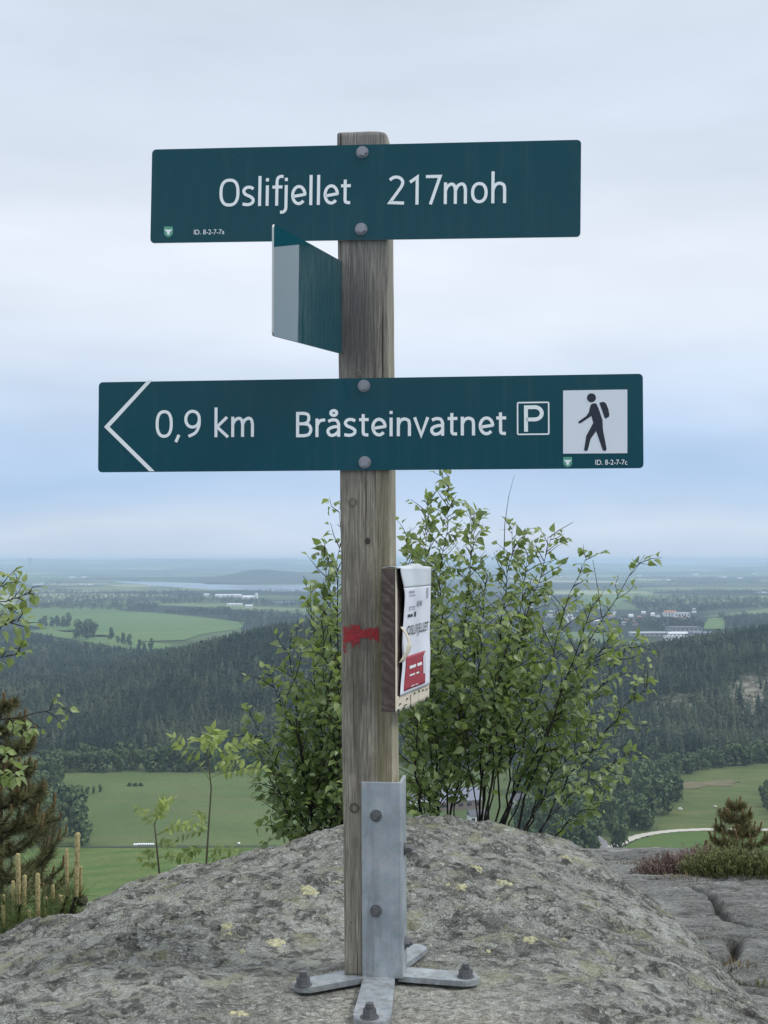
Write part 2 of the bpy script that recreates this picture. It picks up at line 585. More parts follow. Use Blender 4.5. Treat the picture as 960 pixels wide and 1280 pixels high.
MAT = {}
MAT['sign'] = sign_paint()
MAT['sign_gloss'] = MAT['sign'].copy()
MAT['sign_gloss'].name = 'sign_green_gloss'
MAT['sign_gloss'].node_tree.nodes['Principled BSDF'].inputs['Specular IOR Level'].default_value = 0.75
_sg = MAT['sign_gloss'].node_tree.nodes['Principled BSDF']
for _l in list(_sg.inputs['Roughness'].links):
    MAT['sign_gloss'].node_tree.links.remove(_l)
_sg.inputs['Roughness'].default_value = 0.02
MAT['letter'] = simple('sign_lettering', (0.86, 0.91, 0.91), 0.35, var=0.03, scale=8)
MAT['alu'] = simple('sign_edge', (0.55, 0.57, 0.55), 0.45, 0.3)
MAT['edge_dark'] = simple('sign_dark_edge', (0.012, 0.022, 0.03), 0.4)
MAT['navy'] = simple('pictogram_navy', (0.008, 0.014, 0.030), 0.4)
MAT['white_panel'] = simple('pictogram_white', (0.74, 0.79, 0.84), 0.35, var=0.03, scale=5)
MAT['shield_green'] = simple('shield_green', (0.10, 0.36, 0.25), 0.4)
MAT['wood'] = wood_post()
MAT['steel'] = galvanised()
MAT['nut'] = simple('nut_steel', (0.16, 0.165, 0.17), 0.45, 0.6, 0.35, 90, 0.3)
MAT['bolt'] = simple('bolt_steel', (0.27, 0.28, 0.30), 0.42, 0.55, 0.3, 120, 0.3)
MAT['red'] = simple('red_paint', (0.36, 0.022, 0.030), 0.65, 0, 0.3, 200, 0.4)
MAT['knot'] = simple('dark_knot', (0.05, 0.042, 0.036), 0.9, 0, 0.4, 150, 0.5)
MAT['paper'] = simple('notice_paper', (0.68, 0.70, 0.76), 0.55, 0, 0.05, 30)
MAT['oldpaper'] = simple('old_cream_paper', (0.58, 0.53, 0.42), 0.85, 0, 0.18, 120, 0.5)
MAT['plastic'] = simple('clear_film_fold', (0.56, 0.60, 0.62), 0.3, 0, 0.06, 40)
MAT['ink'] = simple('print_black', (0.03, 0.032, 0.038), 0.6)
MAT['inkgrey'] = simple('print_grey', (0.33, 0.34, 0.40), 0.6)
MAT['redprint'] = simple('print_red', (0.33, 0.028, 0.045), 0.5, 0, 0.12, 60)
MAT['staple'] = simple('staple_rust', (0.10, 0.07, 0.05), 0.6, 0.4)
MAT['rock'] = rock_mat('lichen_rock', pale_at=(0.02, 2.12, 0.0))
MAT['bed'] = rock_mat('bare_bedrock', True, lichen=0.45)
kl = M('yellow_lichen')
vl = kl.coord()
cl_ = kl.mix(kl.st(kl.noise(vl, 150, 5, .7), .38, .62), (0.20, 0.195, 0.13), (0.50, 0.49, 0.31))
kl.set(Base_Color=cl_, Roughness=0.95, Specular_IOR_Level=0.1)
kl.bump(kl.noise(vl, 240, 4), 1.0, 0.004)
MAT['lichen'] = kl.m
MAT['birch'] = leaf_mat('birch_leaf', (0.088, 0.150, 0.058), (0.33, 0.41, 0.15), 0.48, 0.40)
MAT['rowan'] = leaf_mat('rowan_leaf', (0.10, 0.16, 0.03), (0.34, 0.42, 0.10), 0.4, 0.5)
MAT['rowan_stem'] = tint_mat('rowan_stem', (0.05, 0.05, 0.035), (0.12, 0.105, 0.075), 0.7)
MAT['bark'] = tint_mat('dark_bark', (0.014, 0.012, 0.012), (0.05, 0.042, 0.036), 0.75, 60)
MAT['needle'] = tint_mat('pine_needles', (0.042, 0.062, 0.030), (0.21, 0.195, 0.085), 0.55)
MAT['needle_tan'] = tint_mat('olive_pine_needles', (0.06, 0.075, 0.032), (0.24, 0.21, 0.095), 0.6)
MAT['needle_green'] = tint_mat('fresh_pine_needles', (0.05, 0.085, 0.025), (0.17, 0.22, 0.07), 0.5)
MAT['heather_g'] = tint_mat('green_heath', (0.06, 0.08, 0.03), (0.19, 0.215, 0.08), 0.8)
MAT['heather_b'] = tint_mat('brown_heather', (0.08, 0.055, 0.05), (0.23, 0.165, 0.14), 0.9)
MAT['dry'] = tint_mat('dry_grass', (0.12, 0.09, 0.045), (0.30, 0.24, 0.12), 0.9)
MAT['conifer'] = tint_mat('conifer_foliage', (0.009, 0.024, 0.018), (0.062, 0.078, 0.044), 0.9)
MAT['decid'] = tint_mat('broadleaf_foliage', (0.030, 0.058, 0.028), (0.115, 0.160, 0.068), 0.9)
MAT['wood_far'] = tint_mat('distant_wood', (0.014, 0.026, 0.02), (0.045, 0.06, 0.035), 0.9)
MAT['trunk'] = simple('tree_trunk', (0.06, 0.05, 0.042), 0.9)
MAT['wrap'] = simple('bale_wrap', (0.80, 0.82, 0.84), 0.35, 0, 0.03, 2)
MAT['wall_w'] = simple('white_wall', (0.74, 0.75, 0.76), 0.7, 0, 0.04, 0.2)
MAT['wall_g'] = simple('grey_wall', (0.30, 0.31, 0.33), 0.7, 0, 0.06, 0.2)
MAT['wall_r'] = simple('red_wall', (0.26, 0.08, 0.06), 0.8, 0, 0.1, 0.3)
MAT['wall_b'] = simple('brown_wall', (0.20, 0.15, 0.13), 0.8, 0, 0.12, 0.3)
MAT['roof_d'] = simple('dark_roof', (0.085, 0.09, 0.105), 0.7, 0, 0.15, 0.3)
MAT['roof_l'] = simple('pale_roof', (0.55, 0.57, 0.6), 0.6, 0, 0.06, 0.3)
MAT['roof_b'] = simple('blue_slate_roof', (0.16, 0.18, 0.24), 0.6, 0, 0.12, 0.3)
MAT['roof_o'] = simple('tile_roof', (0.30, 0.13, 0.09), 0.8, 0, 0.12, 0.3)
MAT['glass'] = simple('window_glass', (0.03, 0.035, 0.045), 0.1)
MAT['gravel'] = simple('gravel_track', (0.42, 0.40, 0.35), 0.95, 0, 0.15, 0.8)
MAT['asphalt'] = simple('asphalt', (0.20, 0.20, 0.21), 0.9, 0, 0.12, 0.8)


# ------------------------------------------------------------------ the rock and the hilltop
POST_FRONT_Y = 2.30
ROCK_C = Vector((-0.06, 2.45))
rim_pts = [(0.25, 3.72), (0.389, 3.66), (0.482, 3.5), (0.561, 3.2), (0.600, 2.8), (0.612, 2.4), (0.61, 2.1), (0.55, 1.7), (0.3, 1.35), (-0.2, 1.25),
           (-0.7, 1.45), (-0.95, 1.9), (-0.93, 2.4), (-0.86, 2.72), (-0.79, 2.88), (-0.71, 3.05), (-0.60, 3.28), (-0.40, 3.5), (-0.13, 3.72), (0.06, 3.76)]
ra = [(math.atan2(y - ROCK_C.y, x - ROCK_C.x), math.hypot(x - ROCK_C.x, y - ROCK_C.y)) for x, y in rim_pts]
ra.sort()
RA = np.array([a - 2 * math.pi for a, r in ra] + [a for a, r in ra] + [a + 2 * math.pi for a, r in ra])
RR = np.array([r for a, r in ra] * 3)


def rock_z(x, y, fine=True):
    x, y = np.asarray(x, float), np.asarray(y, float)
    a = np.arctan2(y - ROCK_C.y, x - ROCK_C.x)
    r = np.hypot(x - ROCK_C.x, y - ROCK_C.y)
    s = r / np.interp(a, RA, RR)
    far = sstep(-0.2, 0.9, np.sin(a))
    z = 0.012 - 0.070 * s ** 4
    z = z - 0.10 * np.clip(s - 1, 0, 9) ** 1.5 * (1 + 2.0 * sstep(1.0, 1.6, s))
    z = z + 0.062 * sstep(2.75, 3.55, y) * np.exp(-np.abs((x - 0.20) / 0.44) ** 3)
    calm = sstep(0.20, 0.42, np.hypot(x - 0.0, y - 2.32))
    z = z + calm * 0.022 * fbm(x * 2.6, y * 2.6, 0.5, 3)
    z = z * calm + (1 - calm) * -0.002
    if fine:
        amp = 0.12 + 0.88 * calm
        z = z + amp * 0.006 * fbm(x * 13, y * 13, 3.5, 3, 0.55)
        q = fbm(x * 8 + 0.5 * vnoise(x * 5, y * 5, 1), y * 11, 9.5, 3)
        z = z + amp * 0.005 * (np.abs(q) < 0.09) * -1.0          # shallow fissures
        z = z + amp * 0.0045 * (np.floor(2.6 * fbm(x * 17, y * 17, 2.2, 2)) + .5)     # flaky steps
    return z


def grid_mesh(name, xs, ys, zf, mat, tint=None):
    X, Y = np.meshgrid(xs, ys)
    Z = zf(X, Y)
    V = np.stack([X, Y, Z], -1).reshape(-1, 3)
    nx, ny = len(xs), len(ys)
    i = (np.arange(ny - 1)[:, None] * nx + np.arange(nx - 1)[None]).ravel()
    Q = np.stack([i, i + 1, i + 1 + nx, i + nx], 1)
    return np_mesh(name, V, Q, mat, tint, True)


rock = struct('rock_outcrop', grid_mesh('rock_outcrop', np.arange(-1.75, 1.35, 0.006), np.arange(1.0, 4.7, 0.0065), rock_z, MAT['rock']),
              'rounded grey boulder with lichen carrying the signpost')


def seg_dist(X, Y, pts):
    d = np.full(X.shape, 1e9)
    for (a, b) in zip(pts[:-1], pts[1:]):
        ax, ay, bx, by = a.x, a.y, b.x, b.y
        L2 = (bx - ax) ** 2 + (by - ay) ** 2 + 1e-12
        t = np.clip(((X - ax) * (bx - ax) + (Y - ay) * (by - ay)) / L2, 0, 1)
        d = np.minimum(d, np.hypot(X - ax - t * (bx - ax), Y - ay - t * (by - ay)))
    return d


def bed_plane(y):
    return -0.36 - 0.135 * (np.maximum(y, 2.2) - 3)


def BP(px, py):
    """point of the bedrock plane seen at a pixel"""
    d = ray(px, py)
    # z = -0.36 - .135 (y-3)
    t = (-0.36 + 0.405 - CAM.z) / (d.z + 0.135 * d.y)
    return CAM + d * t


cracks = [([(862, 1104), (875, 1113), (887, 1121), (897, 1137), (912, 1145), (930, 1153), (962, 1165)], 0.07, 0.014),
          ([(840, 1176), (852, 1172), (872, 1168), (895, 1164), (925, 1160), (965, 1159)], 0.06, 0.015),
          ([(922, 1174), (914, 1188), (900, 1200), (890, 1212), (925, 1226), (965, 1240)], 0.06, 0.022),
          ([(720, 1072), (770, 1069), (830, 1073), (870, 1076)], 0.06, 0.05),
          ([(700, 1061), (740, 1065), (790, 1064)], 0.04, 0.05),
          ([(780, 1118), (830, 1122), (880, 1118)], 0.015, 0.015),
          ([(905, 1118), (935, 1112), (965, 1114)], 0.015, 0.015),
          ([(690, 1088), (740, 1094), (800, 1096), (850, 1101), (884, 1099), (925, 1099), (970, 1097)], 0.045, 0.022),
          ([(838, 1205), (870, 1196), (900, 1196)], 0.03, 0.012), ([(880, 1248), (915, 1242), (962, 1250)], 0.035, 0.014)]
cracks = [([BP(*p) for p in pts], d, w) for pts, d, w in cracks]


def bed_z(x, y):
    z = bed_plane(y)
    z = z + 0.006 * np.floor(3 * fbm(x * 0.8, y * 2.6, 6.4, 3)) + 0.014 * fbm(x * 1.1, y * 0.9, 4.4, 4) + 0.006 * fbm(x * 9, y * 9, 8.1, 3) + 0.010 * np.abs(fbm(x * 2.5 + y, y * 7, 2.1, 3))
    for pts, d, w in cracks:
        wob = 0.012 * vnoise(x * 14, y * 14, 5.0)
        z = z - d * np.exp(-((seg_dist(x + wob, y - wob, pts)) / w) ** 2)
    edge = 7.9 + 0.25 * vnoise(x * 1.4, 0.0, 3.0)
    edge = np.where(x < 1.0, edge - 4.6 * sstep(0.9, -0.1, x), edge)       # the hilltop ends sooner on the left
    z = z - 0.55 * np.clip(y - edge, 0, 99) - 0.5 * sstep(0.0, 0.6, y - edge)
    z = z - 0.25 * sstep(0.3, -1.2, x) * sstep(1.5, 3.0, y)
    z = z - 0.6 * np.clip(-2.2 - x, 0, 99) * sstep(2.0, 3.5, y)
    return z


xs = np.concatenate([np.arange(-7, -1.5, 0.15), np.arange(-1.5, 0.3, 0.06), np.arange(0.3, 3.2, 0.012), np.arange(3.2, 8, 0.15)])
ys = np.concatenate([np.arange(-5, 1.5, 0.2), np.arange(1.5, 2.6, 0.06), np.arange(2.6, 8.6, 0.016), np.arange(8.6, 12.5, 0.15)])
XB, YB = np.meshgrid(xs, ys)
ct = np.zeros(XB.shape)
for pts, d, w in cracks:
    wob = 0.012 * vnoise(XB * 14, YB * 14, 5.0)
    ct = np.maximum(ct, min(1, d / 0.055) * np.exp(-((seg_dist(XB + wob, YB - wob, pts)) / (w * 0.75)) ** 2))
struct('bedrock', grid_mesh('bedrock', xs, ys, bed_z, MAT['bed'], np.stack([ct, ct, ct, np.ones_like(ct)], -1).reshape(-1, 4)), 'smooth cracked bedrock slab right of the boulder')


# ------------------------------------------------------------------ landscape far below
ZV, ZF = -165.0, -170.0
ridge_px = np.array([-900, -100, 0, 60, 150, 250, 330, 400, 500, 600, 700, 770, 850, 960, 1100, 1500])
ridge_py = np.array([895, 895, 890, 880, 852, 817, 796, 786, 792, 806, 817, 824, 813, 794, 782, 778])
base_px = np.array([-900, 0, 300, 600, 840, 960, 1500])
base_Y = np.array([1150, 1095, 1095, 1020, 1060, 1130, 1150])
YR = 1620.0


def land_z(px, Y):
    R = np.interp(px, ridge_px, ridge_py)
    zr = CAM.z - (R - 700) / F * YR
    B = np.interp(px, base_px, base_Y)
    z = np.where(Y < 2000, ZV, ZF) + (ZF - ZV) * 0
    z = ZV + (ZF - ZV) * sstep(1300, 2000, Y)
    up = sstep(0, 1, (Y - B) / (YR - B)) * 0.55 + 0.45 * np.clip((Y - B) / (YR - B), 0, 1)
    dn = 1 - sstep(YR, 2450, Y)
    hill = np.where(Y < YR, up, dn)
    z = z + np.maximum(zr - ZV, 0) * hill
    # the steep side of our own hill, below the rock
    own = -1.6 - 0.62 * (Y - 8.0)
    z = np.maximum(z, own)
    # low wooded hill behind the lake, and rising country towards the horizon
    z = z + 74 * np.exp(-((px - 322) / 42.0) ** 2 - ((Y - 11800) / 900.0) ** 2)
    z = z + 52 * np.exp(-((px - 395) / 60.0) ** 2 - ((Y - 12300) / 900.0) ** 2)
    x = (px - 480) / F * Y
    z = z + sstep(13000, 30000, Y) * (178 + 55 * fbm(x / 2400, Y / 5200, 1.5, 4) - 120 * sstep(250, 700, px))
    return np.minimum(z, 24 + 4 * fbm(px / 60.0, 0.0, 9.0, 3))


ang = np.concatenate([np.linspace(-2400, -160, 40), np.linspace(-150, 1110, 300), np.linspace(1120, 3360, 40)])
rows = np.concatenate([np.geomspace(8.5, 900, 70), np.geomspace(915, 2600, 90), np.geomspace(2650, 42000, 150)])
PX, YY = np.meshgrid(ang, rows)
ZZ = land_z(PX, YY)
ZZ = ZZ + np.where((YY > 1100) & (YY < 1900), 3.5 * fbm((PX - 480) / F * YY / 60, YY / 60, 3.3, 3), 0)
XX = (PX - 480) / F * YY
V = np.stack([XX, YY, ZZ], -1).reshape(-1, 3)
nx, ny = len(ang), len(rows)
i = (np.arange(ny - 1)[:, None] * nx + np.arange(nx - 1)[None]).ravel()
Q = np.stack([i, i + 1, i + 1 + nx, i + nx], 1)
BB = np.interp(PX, base_px, base_Y)
forest = ((YY > BB - 4) & (YY < 2300)).astype(float)
forest = np.maximum(forest, 0.95 * np.exp(-((PX - 345) / 90.0) ** 2 - ((YY - 11900) / 1000.0) ** 2))
clear = np.exp(-((PX - 935) / 34.0) ** 2 - ((YY - 1330) / 70.0) ** 2) + 0.8 * np.exp(-((PX - 845) / 40.0) ** 2 - ((YY - 1290) / 40.0) ** 2)
farm = sstep(2400, 3000, YY)
tint = np.stack([forest, np.clip(clear, 0, 1), farm, np.ones_like(farm)], -1).reshape(-1, 4)


def land_mat():
    k = M('landscape')
    t = k.n('ShaderNodeSeparateColor', {'Color': k.tint()})
    c0 = k.n('ShaderNodeTexCoord').outputs['Object']
    n1 = k.noise(c0, 0.012, 6, 0.6)
    n2 = k.noise(c0, 0.09, 5, 0.6)
    grass = k.mix(n1, (0.05, 0.085, 0.03), (0.10, 0.12, 0.05))
    wobn = k.n('ShaderNodeTexNoise', {'Vector': c0, 'Scale': 0.002, 'Detail': 4.0})
    wv = k.n('ShaderNodeVectorMath', {0: c0, 1: k.n('ShaderNodeVectorMath', {0: wobn.outputs['Color'], 'Scale': 420.0}, operation='SCALE').outputs[0]}, operation='ADD').outputs[0]
    wv = k.n('ShaderNodeMapping', {'Vector': wv, 'Scale': (0.0016, 0.0011, 0.0)}).outputs[0]
    cell = k.n('ShaderNodeSeparateColor', {'Color': k.n('ShaderNodeTexVoronoi', {'Vector': wv, 'Scale': 1.0}).outputs['Color']}).outputs[0]
    farm = k.ramp(cell, [(0.0, (0.012, 0.022, 0.016)), (0.34, (0.028, 0.042, 0.026)), (0.42, (0.095, 0.14, 0.06)), (0.62, (0.14, 0.20, 0.085)),
                         (0.74, (0.05, 0.07, 0.04)), (0.86, (0.26, 0.28, 0.17)), (1.0, (0.10, 0.15, 0.06))], 'CONSTANT')
    big = k.noise(c0, 0.00035, 5, 0.6)
    farm = k.mix(k.ramp(big, [(0.46, 0), (0.56, 0.85)]), farm, (0.026, 0.04, 0.028))
    c = k.mix(t.outputs[2], grass, farm)
    c = k.mix(t.outputs[0], c, k.mix(n2, (0.014, 0.024, 0.015), (0.04, 0.05, 0.028)))
    c = k.mix(t.outputs[1], c, k.mix(k.ramp(n2, [(0.4, 0), (0.6, 1)]), (0.08, 0.08, 0.055), (0.30, 0.28, 0.24)))
    k.set(Base_Color=c, Roughness=0.95, Specular_IOR_Level=0.1)
    return k.m


struct('terrain', np_mesh('terrain', V, Q, land_mat(), tint, True), 'wide valley and farmland running to the horizon')


def sheet(name, pxpoly, z, mat, label, sub=14):
    pts = [G(px, py, z) for px, py in pxpoly]
    bm = bmesh.new()
    vs = [bm.verts.new(p) for p in pts]
    for t in tessellate_polygon([[Vector((p.x, p.y, 0)) for p in pts]]):
        bm.faces.new([vs[k] for k in t])
    return struct(name, bm_mesh(name, bm, mat), label)


def strip(name, pxline, width, z, mat, label):
    pts = [G(px, py, z) for px, py in pxline]
    fine = []
    for a, b in zip(pts[:-1], pts[1:]):
        for t in np.linspace(0, 1, 8, endpoint=False):
            fine.append(a.lerp(b, t))
    fine.append(pts[-1])
    V, Q = [], []
    for k, p in enumerate(fine):
        d = (fine[min(k + 2, len(fine) - 1)] - fine[max(k - 2, 0)]).normalized()
        nrm = Vector((-d.y, d.x, 0)) * (width / 2) * (1 + 0.12 * math.sin(k * 1.7))
        V += [tuple(p - nrm), tuple(p + nrm)]
    for k in range(len(fine) - 1):
        Q.append((2 * k, 2 * k + 1, 2 * k + 3, 2 * k + 2))
    return struct(name, np_mesh(name, V, Q, mat), label)


def ragged(poly, amp_x, amp_y, n=6):
    out = []
    m = len(poly)
    for k in range(m):
        a, b = poly[k], poly[(k + 1) % m]
        for j in range(n):
            t = j / n
            out.append((a[0] + (b[0] - a[0]) * t + random.uniform(-amp_x, amp_x), a[1] + (b[1] - a[1]) * t + random.uniform(-amp_y, amp_y)))
    return out


sheet('meadow', ragged([(20, 1060), (200, 1058), (360, 1058), (520, 1062), (560, 1200), (0, 1200)], 2, 0.5), ZV + 0.5,
      field_mat('bright_meadow', (0.066, 0.118, 0.028), (0.086, 0.138, 0.036), (0.130, 0.160, 0.055), 0.012, 0.5), 'bright green mown meadow below the boulder')
sheet('pasture', ragged([(60, 1057), (60, 968), (120, 965), (300, 962), (430, 965), (470, 1057)], 3, 0.6), ZV + 0.4,
      field_mat('olive_pasture', (0.078, 0.118, 0.040), (0.105, 0.145, 0.055), (0.125, 0.13, 0.06), 0.014), 'olive pasture in front of the forested hill')
sheet('ditch', [(90, 1059.6), (90, 1057.2), (360, 1056.6), (360, 1058.4)], ZV + 0.75, simple('ditch_grass', (0.035, 0.055, 0.025), 0.95, 0, 0.2, 0.1), 'dark ditch between the two meadows')
sheet('hill_meadow', ragged([(822, 1040), (835, 1000), (828, 972), (880, 962), (945, 954), (1010, 956), (1060, 1000), (1060, 1040)], 2, 0.8), ZV + 0.4,
      field_mat('rough_meadow', (0.070, 0.105, 0.034), (0.11, 0.135, 0.048), (0.14, 0.145, 0.06), 0.03), 'rough green meadow on the right below the forest')
sheet('bare_patch', ragged([(842, 983), (850, 977), (878, 977.5), (900, 974), (926, 977), (912, 979.5), (918, 982), (885, 983), (866, 986)], 2.5, 0.9, 9), ZV + 0.7,
      field_mat('bare_soil', (0.12, 0.115, 0.065), (0.17, 0.145, 0.09), (0.22, 0.19, 0.13), 0.12), 'brown bare patch in the rough meadow')
sheet('grass_field', ragged([(770, 1064), (800, 1048), (830, 1041), (880, 1038), (1040, 1038), (1060, 1130), (740, 1130)], 0.6, 0.3), ZV + 0.6,
      field_mat('grass_field', (0.068, 0.120, 0.032), (0.080, 0.130, 0.036), (0.100, 0.140, 0.045), 0.02, 0.25), 'even green grass field beyond the bedrock')
strip('gravel_road', [(740, 1074), (768, 1058), (786, 1049), (802, 1044), (822, 1040.5), (846, 1038), (880, 1036.6), (920, 1036.6), (1040, 1038)], 6.5, ZV + 0.9, MAT['gravel'],
      'pale gravel road curving round the grass field')
strip('farm_road', [(690, 1036), (722, 1040), (742, 1044), (752, 1052), (757, 1066), (757, 1100)], 6.5, ZV + 0.8, MAT['asphalt'], 'grey farm road behind the birch shrub')
sheet('rock_cutting', ragged([(40, 968), (50, 970), (66, 1012), (52, 1014)], 1, 1), ZV + 0.8, simple('cut_rock', (0.33, 0.31, 0.29), 0.95, 0, 0.3, 0.15), 'grey road cutting behind the pine')

FARF = field_mat('far_green_field', (0.085, 0.150, 0.050), (0.115, 0.180, 0.065), (0.145, 0.195, 0.08), 0.003)
FARF2 = field_mat('far_pale_field', (0.12, 0.165, 0.07), (0.15, 0.19, 0.085), (0.18, 0.20, 0.10), 0.003)
for nm, poly, m, lb in [
    ('far_field', [(28, 768), (60, 763.5), (110, 762.3), (190, 765.5), (250, 771), (305, 778), (300, 786), (250, 793), (230, 800), (160, 802), (150, 797), (110, 796), (30, 780)], FARF, 'large green field above the dark forest on the left'),
    ('far_field', [(32, 789), (60, 786), (95, 786), (160, 800), (220, 806), (190, 816), (110, 803)], FARF, 'green field under the round clump of trees'),
    ('far_field', [(200, 756.5), (260, 755), (390, 762), (470, 768), (380, 768.5), (280, 760)], FARF2, 'thin pale field strip below the white farm'),
    ('far_field', [(880, 786), (884, 773), (905, 771), (905, 786)], FARF, 'green field block behind the industrial roofs'),
    ('far_field', [(876, 771), (960, 760.5), (1040, 757), (1040, 763), (960, 766.5), (905, 770.5)], FARF2, 'pale green field strip above the industrial roofs'),
    ('far_field', [(710, 755), (730, 744), (800, 741), (830, 745), (780, 750), (770, 758)], FARF, 'green field beyond the birch shrub on the right'),
    ('far_field', [(780, 735.5), (840, 733.5), (960, 734), (1040, 735.5), (960, 738), (850, 738)], FARF2, 'long hazy field strip below the right horizon'),
    ('far_field', [(210, 737), (240, 733.5), (290, 734.8), (300, 737.2), (250, 738.6)], FARF2, 'green strip jutting into the lake'),
    ('far_field', [(60, 735), (150, 733.2), (200, 735.5), (140, 738.2)], FARF2, 'hazy field left of the lake'),
]:
    sheet(nm, ragged(poly, 1.2, 0.12, 4), ZF + 1.6, m, lb)

kw = M('lake_water')
kw.set(Base_Color=(0.02, 0.03, 0.035, 1), Roughness=0.06, IOR=1.33)
kw.bump(kw.noise(kw.coord(), 0.35, 2), 1.0, 0.22)
sheet('lake', ragged([(142, 726.4), (190, 727.4), (250, 728.6), (258, 730.4), (330, 731.4), (400, 731.0), (470, 730.6), (470, 738), (400, 739.4), (345, 739.4), (300, 737.4), (262, 737.0), (240, 735.4), (205, 733.0), (160, 729.0)], 1.5, 0.12, 4),
      ZF + 2.2, kw.m, 'pale lake below the left horizon')
sheet('lake_bay', ragged([(335, 752.5), (362, 751.5), (372, 753), (350, 754.2)], 0.6, 0.1, 3), ZF + 2.2, kw.m, 'small bay of water right of the white farm')


# --- woods ------------------------------------------------------------
def conifer_base(seed):
    r = random.Random(seed)
    V, T = [], []
    tiers, s = 4, 6
    for k in range(tiers):
        z0 = 0.10 + 0.80 * k / tiers
        z1 = min(1.0, z0 + 0.36)
        rad = 0.21 * (1 - 0.80 * k / tiers)
        top = len(V)
        V.append((r.uniform(-.01, .01), r.uniform(-.01, .01), z1))
        ring = []
        for j in range(s):
            a = 2 * math.pi * (j + 0.5 * (k % 2)) / s + r.uniform(-.25, .25)
            q = rad * r.uniform(0.6, 1.25)
            ring.append(len(V))
            V.append((q * math.cos(a), q * math.sin(a), z0 + r.uniform(-.05, .05)))
        for j in range(s):
            T.append((ring[j], ring[(j + 1) % s], top))
    return np.array(V), np.array(T)


def decid_base(seed, n=230, w=0.42, h0=0.12):
    r = random.Random(seed)
    lumps = [(q * math.cos(a), q * math.sin(a), z, rr) for q, a, z, rr in ((r.uniform(.02, .24) * (1.15 - abs(z - .45)), r.uniform(0, 6.28), z, r.uniform(.15, .23)) for z in [.24, .3, .36, .44, .5, .56, .62, .68, .74, .8])]
    V, T = [], []
    for k in range(n):
        cx, cy, cz, rr = r.choice(lumps)
        d = Vector((r.gauss(0, 1), r.gauss(0, 1), r.gauss(0.25, 1))).normalized()
        c = Vector((cx, cy, cz)) + d * rr * r.uniform(0.75, 1.05)
        a = Vector((r.gauss(0, 1), r.gauss(0, 1), r.gauss(0, 1))).normalized()
        b = a.cross(d)
        if b.length < 0.01:
            continue
        b.normalize()
        a = (a - d * a.dot(d) * 0.7).normalized()
        s = r.uniform(0.035, 0.085)
        i0 = len(V)
        V += [tuple(c + a * s), tuple(c - a * s * 0.6 + b * s), tuple(c - a * s * 0.6 - b * s)]
        T.append((i0, i0 + 1, i0 + 2))
    return np.array(V), np.array(T)


def rot_scale(n, s, sz, seed):
    r = np.random.default_rng(seed)
    a = r.uniform(0, 6.283, n)
    R = np.zeros((n, 3, 3))
    R[:, 0, 0] = np.cos(a) * s
    R[:, 0, 1] = -np.sin(a) * s
    R[:, 1, 0] = np.sin(a) * s
    R[:, 1, 1] = np.cos(a) * s
    R[:, 2, 2] = sz
    return R


def forest_mass(name, label, px, Y, hmin, hmax, bases, mat, width=1.0, zf=None, tint_shift=0.0, seed=1, tint_fn=None):
    n = len(px)
    x = (px - 480) / F * Y
    z = land_z(px, Y) if zf is None else zf
    r = np.random.default_rng(seed)
    h = r.uniform(hmin, hmax, n) * (1 + 0.30 * fbm(x / 75, Y / 75, 4.2, 2))
    L = np.stack([x, Y, z - 0.5], 1)
    Vs, Fs, Ts, off = [], [], [], 0
    which = r.integers(0, len(bases), n)
    tn = np.clip(0.42 + 0.34 * r.normal(size=n) + 0.55 * fbm(x / 60, Y / 60, 1.1, 3) + tint_shift, 0, 1)
    for b, (bv, bf) in enumerate(bases):
        s = which == b
        if not s.any():
            continue
        R = rot_scale(s.sum(), h[s] * width, h[s], seed + b)
        v, f, t = instances(bv, bf, R, L[s], tn[s])
        Vs.append(v)
        Fs.append(f + off)
        Ts.append(t)
        off += len(v)
    o = ob(name, np_mesh(name, np.concatenate(Vs), np.concatenate(Fs), mat, np.concatenate(Ts)))
    o['kind'] = 'stuff'
    o['label'] = label
    return o


con = [conifer_base(s) for s in range(4)] + [decid_base(60 + s, 34, h0=0.2) for s in range(3)]
dec = [decid_base(40 + s, 60) for s in range(3)]


def sample(n, pxr, Yr, seed):
    r = np.random.default_rng(seed)
    px = r.uniform(*pxr, n)
    Y = np.sqrt(r.uniform(Yr[0] ** 2, Yr[1] ** 2, n))
    return px, Y


px, Y = sample(36000, (-520, 1290), (1030, 1740), 11)
B = np.interp(px, base_px, base_Y)
keep = (Y > B + 8)
cl = np.exp(-((px - 935) / 34.0) ** 2 - ((Y - 1330) / 70.0) ** 2) + 0.75 * np.exp(-((px - 845) / 40.0) ** 2 - ((Y - 1290) / 40.0) ** 2)
keep &= rng.uniform(size=len(px)) > cl * 1.1
keep &= ~((np.abs(px - (946 - (Y - 1130) * 0.05)) < 4.5) & (Y < 1400))
forest_mass('conifer_forest', 'dark conifer forest covering the hill across the valley', px[keep], Y[keep], 8, 20, con, MAT['conifer'], 1.0, seed=3)
px, Y = sample(7200, (-520, 1290), (1040, 1640), 12)
B = np.interp(px, base_px, base_Y)
keep = (Y > B + 6) & (rng.uniform(size=len(px)) < 0.9 * np.exp(-(Y - B) / 150) + 0.25 * sstep(0.0, 0.6, fbm((px - 480) / F * Y / 90, Y / 120, 6.0, 3)) + 0.04)
forest_mass('mixed_forest', 'lighter broadleaf crowns scattered through the hill forest', px[keep], Y[keep], 8, 14, dec, MAT['decid'], 0.95, seed=5, tint_shift=-0.15)
px, Y = sample(9000, (-520, 260), (1650, 3000), 13)
py = 700 + (CAM.z - ZF) / Y * F
keep = (py > np.interp(px, [-520, 0, 30, 100, 200, 260], [782, 784, 793, 806, 820, 815]))
forest_mass('valley_forest', 'blue dark forest in the low ground on the left', px[keep], Y[keep], 10, 16, con, MAT['conifer'], 1.3, seed=8, tint_shift=-0.28)


